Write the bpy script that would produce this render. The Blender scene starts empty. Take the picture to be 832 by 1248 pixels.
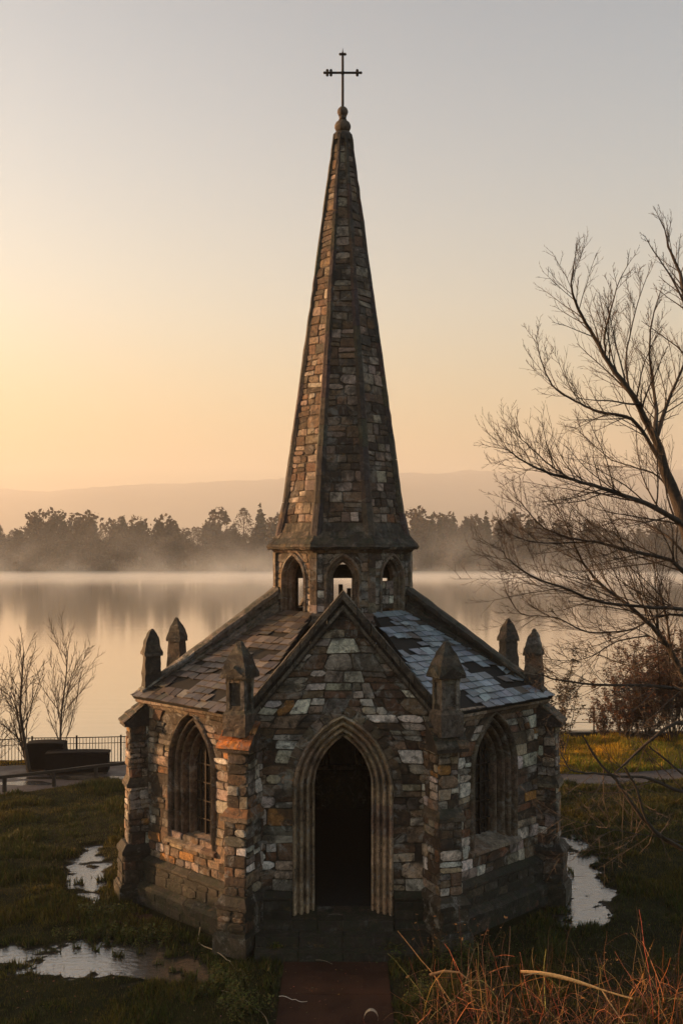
import bpy, math, random, bmesh
from mathutils import noise as mno
import numpy as np
from mathutils import Vector
from mathutils.geometry import tessellate_polygon
R = random.Random(11)
SC = bpy.context.scene
COL = SC.collection
rad = math.radians
H, FPX, YH, XC = 8.03, 1260.0, 668.0, 416.0      # camera height and photo calibration (832x1248)

def at(px, py, d):
    return ((px-XC)/FPX*d, d, H-(py-YH)/FPX*d)

# ------------------------------------------------------------------ noise
_rs = np.random.RandomState(5)
_tab = _rs.rand(256, 256)
def vnoise(x, y, s=0):
    x = np.asarray(x, float)+s*17.13; y = np.asarray(y, float)+s*31.7
    xi = np.floor(x).astype(int); yi = np.floor(y).astype(int)
    fx = x-xi; fy = y-yi
    fx = fx*fx*(3-2*fx); fy = fy*fy*(3-2*fy)
    a = _tab[xi % 256, yi % 256]; b = _tab[(xi+1) % 256, yi % 256]
    c = _tab[xi % 256, (yi+1) % 256]; d = _tab[(xi+1) % 256, (yi+1) % 256]
    return (a*(1-fx)+b*fx)*(1-fy)+(c*(1-fx)+d*fx)*fy
def fbm(x, y, o=4, s=0):
    v = 0; a = 0.5; t = 0
    for i in range(o):
        v = v+a*vnoise(x*2**i, y*2**i, s+i); t += a; a *= 0.5
    return v/t
def sstep(a, b, x):
    t = np.clip((x-a)/(b-a), 0, 1); return t*t*(3-2*t)

# ------------------------------------------------------------------ mesh helper
class MB:
    def __init__(s):
        s.v = []; s.f = []; s.c = []
    def add(s, vs, fs, col=(.5, .5, .5)):
        n = len(s.v); s.v.extend(vs)
        for f in fs:
            s.f.append(tuple(i+n for i in f)); s.c.append(col)
    def build(s, name, mat, parent=None, smooth=False, **tags):
        me = bpy.data.meshes.new(name)
        me.from_pydata([tuple(map(float, v)) for v in s.v], [], s.f)
        a = me.color_attributes.new('Col', 'FLOAT_COLOR', 'CORNER')
        lt = np.empty(len(me.polygons), int); me.polygons.foreach_get('loop_total', lt)
        c = np.array(s.c, float).reshape(-1, 3)
        c = np.repeat(np.hstack([c, np.ones((len(c), 1))]), lt, axis=0)
        a.data.foreach_set('color', c.astype(np.float32).ravel())
        me.materials.append(mat)
        if smooth: me.polygons.foreach_set('use_smooth', [True]*len(me.polygons))
        me.update()
        return link(name, me, parent, **tags)
def link(name, data, parent=None, **tags):
    o = bpy.data.objects.new(name, data); COL.objects.link(o)
    if parent is not None:
        o.parent = parent
        # parents are placed by location (+ rotation) only; geometry of parts is given in the parent's frame
    for k, v in tags.items(): o[k] = v
    return o
def thing(name, label, cat, loc=(0, 0, 0), rz=0, group=None):
    o = bpy.data.objects.new(name, None); COL.objects.link(o)
    o.location = loc; o.rotation_euler = (0, 0, rz); o.empty_display_size = .3
    o['label'] = label; o['category'] = cat
    if group: o['group'] = group
    return o
def copy_tree(o, parent=None):
    c = o.copy(); COL.objects.link(c); c.parent = parent
    for ch in list(KIDS(o)): copy_tree(ch, c)
    return c
def KIDS(o): return [x for x in bpy.data.objects if x.parent == o]
def np_mesh(name, V, F, mat, col=None, smooth=False, parent=None, **tags):
    """V (n,3), F (m,k) with k constant"""
    me = bpy.data.meshes.new(name)
    V = np.ascontiguousarray(V, np.float32); F = np.ascontiguousarray(F, np.int32)
    m, k = F.shape
    me.vertices.add(len(V)); me.vertices.foreach_set('co', V.ravel())
    me.loops.add(m*k); me.loops.foreach_set('vertex_index', F.ravel())
    me.polygons.add(m); me.polygons.foreach_set('loop_start', np.arange(0, m*k, k, dtype=np.int32))
    me.polygons.foreach_set('loop_total', np.full(m, k, np.int32))
    if smooth: me.polygons.foreach_set('use_smooth', np.ones(m, bool))
    me.update(calc_edges=True)
    if col is not None:      # per-face colour
        a = me.color_attributes.new('Col', 'FLOAT_COLOR', 'CORNER')
        c = np.repeat(np.hstack([col, np.ones((m, 1))]), k, axis=0)
        a.data.foreach_set('color', c.astype(np.float32).ravel())
    me.materials.append(mat)
    return link(name, me, parent, **tags)

# ------------------------------------------------------------------ materials
def newmat(name):
    m = bpy.data.materials.new(name); m.use_nodes = True
    nt = m.node_tree; b = nt.nodes['Principled BSDF']
    return m, nt, b
def nd(nt, t, **kw):
    n = nt.nodes.new(t)
    for k, v in kw.items():
        if k.startswith('i_'):
            n.inputs[k[2:].replace('_', ' ')].default_value = v
        else: setattr(n, k, v)
    return n
def noise(nt, scale, detail=4, rough=.6, vec=None, dist=0):
    n = nd(nt, 'ShaderNodeTexNoise'); n.inputs['Scale'].default_value = scale
    n.inputs['Detail'].default_value = detail; n.inputs['Roughness'].default_value = rough
    n.inputs['Distortion'].default_value = dist
    if vec is None: vec = geo(nt)
    nt.links.new(vec, n.inputs['Vector'])
    return n.outputs['Fac']
def geo(nt): return nt.nodes.new('ShaderNodeNewGeometry').outputs['Position']
def obj_co(nt): return nt.nodes.new('ShaderNodeTexCoord').outputs['Object']
def ramp(nt, fac, a, b, c0=(0, 0, 0), c1=(1, 1, 1), mid=None):
    r = nt.nodes.new('ShaderNodeValToRGB'); e = r.color_ramp.elements
    e[0].position = a; e[1].position = b; e[0].color = (*c0, 1); e[1].color = (*c1, 1)
    if mid:
        x = e.new(mid[0]); x.color = (*mid[1], 1)
    nt.links.new(fac, r.inputs['Fac']); return r.outputs['Color']
def mix(nt, fac, a, b, mode='MIX'):
    n = nt.nodes.new('ShaderNodeMix'); n.data_type = 'RGBA'; n.blend_type = mode
    for s, v in ((n.inputs['Factor'], fac), (n.inputs['A'], a), (n.inputs['B'], b)):
        if hasattr(v, 'is_linked') or isinstance(v, bpy.types.NodeSocket): nt.links.new(v, s)
        elif isinstance(v, (int, float)): s.default_value = v
        else: s.default_value = (*v, 1)
    return n.outputs['Result']
def attr(nt, name='Col'):
    n = nt.nodes.new('ShaderNodeAttribute'); n.attribute_name = name; return n.outputs['Color']
def bump(nt, b, h, strength=.5, dist=.02, prev=None):
    n = nt.nodes.new('ShaderNodeBump'); n.inputs['Strength'].default_value = strength
    n.inputs['Distance'].default_value = dist
    nt.links.new(h, n.inputs['Height'])
    if prev is not None: nt.links.new(prev, n.inputs['Normal'])
    nt.links.new(n.outputs['Normal'], b.inputs['Normal']); return n.outputs['Normal']
def sepz(nt, vec=None):
    s = nt.nodes.new('ShaderNodeSeparateXYZ'); nt.links.new(vec or geo(nt), s.inputs[0]); return s.outputs['Z']
def mapr(nt, v, a, b, c=0, d=1):
    m = nt.nodes.new('ShaderNodeMapRange'); m.inputs[1].default_value = a; m.inputs[2].default_value = b
    m.inputs[3].default_value = c; m.inputs[4].default_value = d
    nt.links.new(v, m.inputs[0]); return m.outputs[0]
def math_(nt, op, a, b=0.0):
    m = nt.nodes.new('ShaderNodeMath'); m.operation = op
    for i, v in enumerate((a, b)):
        if isinstance(v, bpy.types.NodeSocket): nt.links.new(v, m.inputs[i])
        else: m.inputs[i].default_value = v
    return m.outputs[0]

def stone_mat(name, moss=1.0, spec=.35, rough=.72, tint=(1, 1, 1), stain=1.0, lime=.6):
    m, nt, b = newmat(name)
    c = attr(nt)
    if tint != (1, 1, 1): c = mix(nt, 1.0, c, tint, 'MULTIPLY')
    n1 = noise(nt, 9, 6, .7)
    c = mix(nt, 1.0, c, ramp(nt, n1, .28, .72, (.38, .35, .33), (1.55, 1.5, 1.45)), 'MULTIPLY')
    n4 = noise(nt, 45, 4, .7)
    c = mix(nt, .6, c, ramp(nt, n4, .35, .7, (.55, .53, .5), (1.25, 1.25, 1.25)), 'MULTIPLY')
    # dark soot / damp stains with shapes of their own
    n2 = noise(nt, 1.3, 7, .68, dist=.6)
    n6 = noise(nt, 2.6, 8, .75, dist=1.0)
    c = mix(nt, math_(nt, 'MULTIPLY', ramp(nt, n6, .53, .62), lime), c, (.36, .33, .295))
    c = mix(nt, math_(nt, 'MULTIPLY', ramp(nt, n2, .50, .60), .80*stain), c, (.030, .021, .015))
    n7 = noise(nt, 5.0, 8, .8, dist=.8)
    c = mix(nt, math_(nt, 'MULTIPLY', ramp(nt, n7, .53, .61), .78), c, (.032, .022, .016))
    # ochre lichen
    n3 = noise(nt, 3.1, 6, .7, dist=.4)
    c = mix(nt, math_(nt, 'MULTIPLY', ramp(nt, n3, .60, .70), .45), c, (.22, .12, .035))
    # moss on ledges and low down, toned darker to deepen shade at the base
    N = nt.nodes.new('ShaderNodeNewGeometry')
    up = sepz(nt, N.outputs['Normal'])
    z = sepz(nt)
    low = mapr(nt, z, 1.5, .1, 0, 1)
    upm = mapr(nt, up, .25, .8, 0, 1)
    n5 = noise(nt, 5.5, 6, .75)
    f = math_(nt, 'MULTIPLY', ramp(nt, n5, .42, .6), math_(nt, 'MAXIMUM', math_(nt, 'MULTIPLY', low, .7), math_(nt, 'MULTIPLY', upm, .75)))
    c = mix(nt, math_(nt, 'MULTIPLY', f, moss), c, (.018, .021, .008))
    nt.links.new(c, b.inputs['Base Color'])
    b.inputs['Roughness'].default_value = rough
    b.inputs['Specular IOR Level'].default_value = spec
    p = bump(nt, b, n1, .8, .05)
    bump(nt, b, n4, .8, .014, p)
    return m
M_wall = stone_mat('rubble_stone', tint=(1.45, 1.36, 1.28), stain=.95)
M_trim = stone_mat('dressed_stone', moss=.25, tint=(1.15, 1.02, .93), stain=.55)
M_spire = stone_mat('spire_stone', moss=.2, stain=.9, lime=.35, tint=(1.0, .83, .73))
M_cap = stone_mat('weathered_cap_stone', moss=1.3, lime=.16)

def slate_mat():
    m, nt, b = newmat('slate')
    c = attr(nt)
    n1 = noise(nt, 6, 6, .7)
    c = mix(nt, 1.0, c, ramp(nt, n1, .3, .7, (.6, .58, .56), (1.3, 1.3, 1.3)), 'MULTIPLY')
    n2 = noise(nt, 2.3, 6, .7, dist=.5)
    c = mix(nt, math_(nt, 'MULTIPLY', ramp(nt, n2, .55, .63), .75), c, (.045, .030, .018))
    n3 = noise(nt, 9, 7, .8, dist=.6)
    c = mix(nt, math_(nt, 'MULTIPLY', ramp(nt, n3, .57, .65), .6), c, (.04, .032, .022))
    nt.links.new(c, b.inputs['Base Color'])
    nt.links.new(ramp(nt, n1, .3, .7, (.36, .36, .36), (.6, .6, .6)), b.inputs['Roughness'])
    b.inputs['Specular IOR Level'].default_value = .5
    bump(nt, b, noise(nt, 30, 4, .7), .5, .01)
    return m
M_slate = slate_mat()

def simple(name, col, rough=.6, metal=0, bscale=None, var=.35, bstr=.4, spec=.4, usecol=False):
    m, nt, b = newmat(name)
    sc = bscale or 12
    n = noise(nt, sc, 5, .65)
    lo = tuple(1-var for _ in range(3)); hi = tuple(1+var for _ in range(3))
    base = attr(nt) if usecol else col
    c = mix(nt, 1.0, base if usecol else tuple(col), ramp(nt, n, .3, .7, lo, hi), 'MULTIPLY')
    nt.links.new(c, b.inputs['Base Color']); b.inputs['Roughness'].default_value = rough
    b.inputs['Metallic'].default_value = metal; b.inputs['Specular IOR Level'].default_value = spec
    bump(nt, b, n, bstr, .01)
    return m
M_iron = simple('rusty_iron', (.035, .025, .02), .6, .6)
M_bark = simple('bark', (.055, .038, .028), .85, bscale=25, bstr=.8)
M_twig = simple('twig_bark', (.085, .055, .038), .8, bscale=30)
M_wood = simple('dark_timber', (.035, .025, .018), .75, bscale=14)
M_dark = simple('dark_painted_panel', (.008, .006, .006), .9, bscale=8, spec=.1)
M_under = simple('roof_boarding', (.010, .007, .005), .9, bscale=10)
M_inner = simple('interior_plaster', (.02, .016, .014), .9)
M_bramble = simple('dry_bramble_stem', (.36, .17, .06), .6, usecol=True, bscale=30)
M_leaf = None
def leafmat(name, trans=.25, rough=.6):
    m, nt, b = newmat(name)
    c = attr(nt); n = noise(nt, 3.0, 3, .6)
    c = mix(nt, 1.0, c, ramp(nt, n, .3, .7, (.65, .65, .65), (1.35, 1.3, 1.2)), 'MULTIPLY')
    nt.links.new(c, b.inputs['Base Color']); b.inputs['Roughness'].default_value = rough
    b.inputs['Specular IOR Level'].default_value = .25
    t = nt.nodes.new('ShaderNodeBsdfTranslucent'); nt.links.new(c, t.inputs['Color'])
    mx = nt.nodes.new('ShaderNodeMixShader'); mx.inputs[0].default_value = trans
    out = nt.nodes['Material Output']
    nt.links.new(b.outputs[0], mx.inputs[1]); nt.links.new(t.outputs[0], mx.inputs[2]); nt.links.new(mx.outputs[0], out.inputs['Surface'])
    return m
M_leaf = leafmat('leaves'); M_grass = leafmat('grass_blades', .3)
def glassmat():
    m, nt, b = newmat('leaded_glass')
    co = obj_co(nt)
    n = noise(nt, 4, 4, .6)
    nt.links.new(ramp(nt, n, .3, .7, (.015, .012, .011), (.05, .036, .028)), b.inputs['Base Color'])
    b.inputs['Roughness'].default_value = .18; b.inputs['Specular IOR Level'].default_value = .5
    bump(nt, b, noise(nt, 7, 3, .6), .5, .02); return m
M_glass = glassmat()
def watermat(name, sx, sy, strength, dist, rough=.03, col=(.012, .012, .010), ior=1.33, det=3):
    m, nt, b = newmat(name)
    mp = nt.nodes.new('ShaderNodeMapping'); mp.inputs['Scale'].default_value = (sx, sy, 1)
    nt.links.new(geo(nt), mp.inputs[0])
    n = noise(nt, 1.0, det, .6, mp.outputs[0])
    b.inputs['Base Color'].default_value = (*col, 1); b.inputs['Roughness'].default_value = rough
    b.inputs['IOR'].default_value = ior
    bump(nt, b, n, strength, dist); return m
M_lake = watermat('lake_water', .07, .8, .20, .04, .09, (.52, .43, .33), 1.6, 4)
M_lake.node_tree.nodes['Principled BSDF'].inputs['Metallic'].default_value = .65
M_pud = watermat('puddle_water', 5, 9, .8, .025, .10, (.04, .034, .028), 4.0, 6)

def groundmat():
    m, nt, b = newmat('ground_turf_and_earth')
    n1 = noise(nt, .55, 6, .65); n2 = noise(nt, 7, 6, .75); n3 = noise(nt, 45, 4, .7)
    c = ramp(nt, n1, .35, .65, (.008, .008, .003), (.024, .022, .006), mid=(.5, (.014, .014, .004)))
    c = mix(nt, ramp(nt, n2, .55, .68), c, (.022, .015, .010))
    c = mix(nt, 1.0, c, ramp(nt, n3, .3, .7, (.5, .5, .5), (1.5, 1.5, 1.4)), 'MULTIPLY')
    P = nt.nodes.new('ShaderNodeSeparateXYZ'); nt.links.new(geo(nt), P.inputs[0])
    # muddy banks just above and below water level of puddles
    mud = mapr(nt, P.outputs['Z'], .015, -.02, 0, 1)
    c = mix(nt, mud, c, (.028, .020, .014))
    far = mapr(nt, P.outputs['Y'], 300, 340, 0, 1)
    c = mix(nt, far, c, ramp(nt, noise(nt, .03, 6, .7), .35, .65, (.03, .026, .018), (.06, .05, .032)))
    nt.links.new(c, b.inputs['Base Color'])
    nt.links.new(mapr(nt, mud, 0, 1, .95, .45), b.inputs['Roughness'])
    b.inputs['Specular IOR Level'].default_value = .08
    p = bump(nt, b, n2, .7, .05); bump(nt, b, n3, .7, .02, p)
    return m
M_ground = groundmat()
def pathmat(name, c0, c1, rough=.7, sc=30, spec=.4):
    m, nt, b = newmat(name); b.inputs['Specular IOR Level'].default_value = spec
    n1 = noise(nt, 1.2, 6, .65); n2 = noise(nt, sc, 5, .8)
    v = nt.nodes.new('ShaderNodeTexVoronoi'); v.inputs['Scale'].default_value = 60; nt.links.new(geo(nt), v.inputs['Vector'])
    c = ramp(nt, n1, .35, .65, c0, c1)
    c = mix(nt, 1.0, c, ramp(nt, n2, .3, .7, (.6, .6, .6), (1.4, 1.4, 1.4)), 'MULTIPLY')
    nt.links.new(c, b.inputs['Base Color'])
    nt.links.new(ramp(nt, n1, .4, .6, (rough-.2,)*3, (rough+.1,)*3), b.inputs['Roughness'])
    bump(nt, b, n2, .5, .01); return m
M_path = pathmat('wet_asphalt', (.050, .038, .036), (.075, .058, .054))
M_slab = pathmat('red_brown_paving', (.022, .009, .006), (.042, .018, .011), .85, 30, .12)

# ------------------------------------------------------------------ local frames
class Fr:
    """facet frame: u to the right seen from outside, w outwards, z up"""
    def __init__(s, ox, oy, ang, oz=0):
        s.o = (ox, oy, oz); s.n = (math.cos(ang), math.sin(ang)); s.t = (-s.n[1], s.n[0])
    def __call__(s, u, w, z):
        return (s.o[0]+u*s.t[0]+w*s.n[0], s.o[1]+u*s.t[1]+w*s.n[1], s.o[2]+z)
def oct_frames(ap):  # facet k, k=0 is the front
    out = []
    for k in range(8):
        a = rad(-90+45*k); out.append(Fr(ap*math.cos(a), ap*math.sin(a), a))
    return out
T8 = math.tan(rad(22.5))

def bx(mb, F, u0, u1, w0, w1, z0, z1, col, top=None):
    """box, top=(du,dw) inset of the top"""
    du, dw = top or (0, 0)
    vs = [F(u0, w0, z0), F(u1, w0, z0), F(u1, w1, z0), F(u0, w1, z0),
          F(u0+du, w0+dw, z1), F(u1-du, w0+dw, z1), F(u1-du, w1-dw, z1), F(u0+du, w1-dw, z1)]
    mb.add(vs, [(0, 1, 2, 3), (7, 6, 5, 4), (1, 0, 4, 5), (2, 1, 5, 6), (3, 2, 6, 7), (0, 3, 7, 4)], col)

# ------------------------------------------------------------------ stones
PAL = [((.23, .195, .17), 15), ((.40, .365, .33), 17), ((.58, .55, .52), 8), ((.050, .032, .022), 16), ((.11, .066, .042), 15),
       ((.18, .125, .088), 15), ((.30, .145, .045), 2.5), ((.15, .072, .040), 4), ((.10, .088, .078), 7), ((.31, .245, .185), 10)]
PALS = [((.22, .185, .155), 20), ((.34, .305, .27), 12), ((.48, .45, .42), 3), ((.055, .037, .026), 15), ((.12, .080, .052), 17), ((.18, .130, .09), 16),
        ((.20, .115, .06), 2), ((.10, .088, .076), 9)]
PALB = [((.034, .025, .019), 5), ((.020, .015, .011), 7), ((.055, .042, .033), 3), ((.11, .08, .06), 1.5), ((.08, .042, .027), 1)]  # base and step stones, colour lowered to deepen the shade down there
def pick(pal):
    t = R.uniform(0, sum(w for _, w in pal))
    for c, w in pal:
        t -= w
        if t <= 0: break
    k = R.uniform(.8, 1.25)
    return tuple(x*k*R.uniform(.94, 1.06) for x in c)
def stone(mb, F, quad, wf, h, col):
    """quad: four (u,z) corners ccw; wf(u,z) gives the wall plane's w"""
    def wv(a, b):
        p = Vector((a*1.3+F.o[0], b*1.3, F.o[1])); v = mno.noise_vector(p); w_ = mno.noise_vector(p*2.7)
        return (a+R.uniform(-.012, .012), b+v.y*.050+w_.y*.022+R.uniform(-.012, .012))
    q = [wv(a, b) for a, b in quad]
    cu = sum(p[0] for p in q)/4; cz = sum(p[1] for p in q)/4
    rnd = R.choice((.06, .08, .12, .18, .28))
    ring = []
    for i in range(4):
        p, a, b = q[i], q[i-1], q[(i+1) % 4]
        ring.append((p[0]+(a[0]-p[0])*rnd*R.uniform(.5, 1), p[1]+(a[1]-p[1])*rnd*R.uniform(.6, 1.3)))
        ring.append((p[0]+(b[0]-p[0])*rnd*R.uniform(.5, 1), p[1]+(b[1]-p[1])*rnd*R.uniform(.6, 1.3)))
    su, sz = R.uniform(-.05, .05), R.uniform(-.08, .08)
    vs = []
    def ringat(ins, dw):
        for u, z in ring:
            L = math.hypot(u-cu, z-cz)+1e-6; k = max(0, 1-ins/L)
            uu, zz = cu+(u-cu)*k, cz+(z-cz)*k
            j = R.uniform(-.003, .003) if dw > 0 else 0
            vs.append(F(uu, wf(uu, zz)+dw+j+((uu-cu)*su+(zz-cz)*sz if dw > 0 else 0), zz))
    ringat(0, -.012); ringat(.004, h*.65); ringat(.022, h)
    vs.append(F(cu, wf(cu, cz)+h+R.uniform(-.002, .006), cz))
    fs = []
    for r in (0, 8):
        for i in range(8):
            j = (i+1) % 8; fs.append((r+i, r+j, r+8+j, r+8+i))
    for i in range(8): fs.append((16+i, 16+(i+1) % 8, 24))
    mb.add(vs, fs, col)
def stone_field(mb, F, z0, z1, ivf, wf=lambda u, z: 0, pal=PAL, hr=(.17, .37), wr=(.20, .62), g=.007, h=(.014, .04)):
    z = z0
    while z < z1-.05:
        dh = R.uniform(*hr)
        if z+dh > z1-.08: dh = z1-z
        for (a0, a1), (b0, b1) in ivf(z, z+dh):      # interval at bottom and at top of the course
            W = (a1-a0+b1-b0)/2
            if W < .05: continue
            x = 0; cuts = [0]
            while x < W:
                s = R.uniform(*wr)
                if R.random() < .12: s *= 1.35
                if W-x-s < wr[0]*.8: s = W-x
                x += s; cuts.append(min(x, W))
            for i in range(len(cuts)-1):
                f0, f1 = cuts[i]/W, cuts[i+1]/W
                qa = a0+(a1-a0)*f0; qb = a0+(a1-a0)*f1; ta = b0+(b1-b0)*f0; tb = b0+(b1-b0)*f1
                if min(qb-qa, tb-ta) < .035: continue
                split = dh > .22 and R.random() < (.55 if dh > .28 else .35)
                parts = [(0, .5), (.5, 1)] if split else [(0, 1)]
                for s0, s1 in parts:
                    L0 = qa+(ta-qa)*s0; L1 = qa+(ta-qa)*s1; R0 = qb+(tb-qb)*s0; R1 = qb+(tb-qb)*s1
                    zz0, zz1 = z+dh*s0+g, z+dh*s1-g
                    stone(mb, F, [(L0+g, zz0), (R0-g, zz0), (R1-g, zz1), (L1+g, zz1)], wf, R.uniform(*h), pick(pal))
        z += dh
MORTAR = (.050, .036, .026)

# ------------------------------------------------------------------ gothic arches
class Arch:
    def __init__(s, hw, h, zs, z0, uc=0):
        s.hw, s.h, s.zs, s.z0, s.uc = hw, h, zs, z0, uc
        s.R = (h*h+hw*hw)/(2*hw); s.c = s.R-hw
    def pts(s, d=0, n=14, z0=None):
        """left foot, up, over the point, right foot - offset outwards by d"""
        Rr = s.R+d; hw = s.hw+d; ha = math.sqrt(max(Rr*Rr-s.c*s.c, 1e-6))
        a1 = math.atan2(ha, s.c)          # angle at the apex seen from the centre
        z0 = s.z0 if z0 is None else z0
        right = [(s.uc-s.c+Rr*math.cos(a1*i/n), s.zs+Rr*math.sin(a1*i/n)) for i in range(n+1)]
        jam = [(s.uc+hw, z0+(s.zs-z0)*i/8) for i in range(8)]
        r = jam+right
        left = [(2*s.uc-u, z) for u, z in r]
        return left[:-1]+[(s.uc, s.zs+ha)]+r[::-1][1:]
    def half(s, z, d=0):
        if z <= s.zs: return s.hw+d
        Rr = s.R+d; q = Rr*Rr-(z-s.zs)**2
        return max(0, math.sqrt(q)-s.c) if q > 0 else 0
    def top(s, d=0): return s.zs+math.sqrt((s.R+d)**2-s.c**2)
def arch_loft(mb, F, A, prof, col, n=14, z0=None, only_arch=False, blk=.34):
    """loft nested offset arches; prof = [(offset, w)] from outside to inside"""
    rings = [[F(u, w, z) for u, z in A.pts(d, n, z0)] for d, w in prof]
    uz = A.pts(prof[0][0], n, z0)
    N = len(uz); acc = 0; cc = None; nxt = 0
    for i in range(N-1):
        acc += math.hypot(uz[i+1][0]-uz[i][0], uz[i+1][1]-uz[i][1])
        if cc is None or acc > nxt:
            k = R.uniform(.72, 1.25); cc = tuple(x*k*R.uniform(.95, 1.05) for x in col); nxt = acc+blk*R.uniform(.8, 1.3)
        if only_arch and (uz[i][1]+uz[i+1][1])/2 < A.zs-.02: continue
        for a in range(len(prof)-1):
            mb.add([rings[a][i], rings[a][i+1], rings[a+1][i+1], rings[a+1][i]], [(0, 1, 2, 3)], cc)
def voussoirs(mb, F, A, d0, d1, w0, w1, n, col_pal, zmin=None):
    """separate wedge stones round the arch head"""
    for sgn in (-1, 1):
        a1 = math.atan2(A.top(d0)-A.zs, A.c)
        for i in range(n):
            t0, t1 = a1*(i+.06)/n, a1*(i+.94)/n
            pts = []
            for (rr, t) in ((A.R+d0, t0), (A.R+d1, t0), (A.R+d1, t1), (A.R+d0, t1)):
                pts.append((A.uc+sgn*max(0.004, -A.c+rr*math.cos(t)), A.zs+rr*math.sin(t)))
            if sgn < 0: pts = pts[::-1]
            c = pick(col_pal); ww = w1+R.uniform(-.008, .012)
            vs = [F(u, w0, z) for u, z in pts]+[F(u, ww, z) for u, z in pts]
            mb.add(vs, [(4, 5, 6, 7), (0, 1, 5, 4), (1, 2, 6, 5), (2, 3, 7, 6), (3, 0, 4, 7)], c)
def slab(mb, F, outer, holes, w0, w1, col):
    """flat wall of thickness w1..w0 with holes, all loops in (u,z)"""
    loops = [outer]+holes
    tri = tessellate_polygon([[Vector((u, z, 0)) for u, z in L] for L in loops])
    flat = [p for L in loops for p in L]; n = len(flat)
    vs = [F(u, w1, z) for u, z in flat]+[F(u, w0, z) for u, z in flat]
    fs = [tuple(t) for t in tri]+[tuple(i+n for i in reversed(t)) for t in tri]
    k = 0
    for L in loops:
        m = len(L)
        for i in range(m):
            a, b = k+i, k+(i+1) % m
            fs.append((a, b, b+n, a+n))
        k += m
    mb.add(vs, fs, col)
def course(mb, F, u0, u1, prof, cols, mit=(1, 1), blk=(.5, .95)):
    """moulded course along a facet; prof=[(w,z)], ends mitred for the octagon"""
    L = u1-u0; cuts = [0]
    while cuts[-1] < L:
        s = R.uniform(*blk)
        if L-cuts[-1]-s < blk[0]*.7: s = L-cuts[-1]
        cuts.append(min(L, cuts[-1]+s))
    for i in range(len(cuts)-1):
        a, b = u0+cuts[i], u0+cuts[i+1]
        first, last = i == 0, i == len(cuts)-2
        c = pick(cols); j = R.uniform(-.006, .006)
        A = []; B = []
        for w, z in prof:
            ww = w+(j if w > .01 else 0)
            ua = a-(w*T8 if (first and mit[0]) else -.004); ub = b+(w*T8 if (last and mit[1]) else -.004)
            A.append(F(ua, ww, z)); B.append(F(ub, ww, z))
        n = len(prof)
        fs = [(k, k+n, k+n+1, k+1) for k in range(n-1)]+[tuple(range(n)), tuple(range(2*n-1, n-1, -1))]
        mb.add(A+B, fs, c)
TRIM = (.16, .122, .092)
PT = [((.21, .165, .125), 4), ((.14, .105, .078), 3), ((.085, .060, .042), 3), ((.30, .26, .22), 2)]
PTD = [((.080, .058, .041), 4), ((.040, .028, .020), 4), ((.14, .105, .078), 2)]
PLN = [((.034, .025, .018), 4), ((.020, .015, .011), 4), ((.06, .046, .035), 1)]

def roughen(o, cuts=2, amp=.014, fr=5.0, off=(0, 0, 0)):
    bm = bmesh.new(); bm.from_mesh(o.data)
    es = [e for e in bm.edges if e.calc_length() > .10]
    bmesh.ops.subdivide_edges(bm, edges=es, cuts=cuts, use_grid_fill=True)
    off = Vector(off)
    for v in bm.verts:
        p = v.co+off
        v.co += mno.noise_vector(p*fr)*amp+mno.noise_vector(p*fr*3.1)*amp*.45
    bm.to_mesh(o.data); bm.free(); o.data.update(); return o
# ================================================================== CHAPEL
CX, CY = .03, 25.6
AP, HS = 4.59, 1.90
chapel = thing('chapel', 'small derelict octagonal stone chapel with a tall spire and dark pointed doorway by the lake', 'chapel', (CX, CY, 0))
FR = oct_frames(AP)
EZ = 4.60
win = Arch(.36, .76, 3.22, 1.85)
door = Arch(.585, 1.06, 3.10, .58)
def rolls(spec):
    out = []
    for a, b, w, r in spec:      # a roll from offset a to b standing at depth w with bulge r
        for t in (0, .25, .5, .75, 1): out.append((a+(b-a)*t, w+r*math.sin(math.pi*t)))
    return out
SUR_W = [(.47, -.02)]+rolls([(.47, .38, .03, .06)])+[(.37, -.10), (.34, -.10)]+rolls([(.33, .25, -.05, .05)])+[(.245, -.20), (.215, -.20)]+rolls([(.205, .135, -.13, .05)])+[(.13, -.30), (.10, -.30)]+rolls([(.09, .02, -.26, .04)])+[(0, -.34), (0, -.48)]
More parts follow.
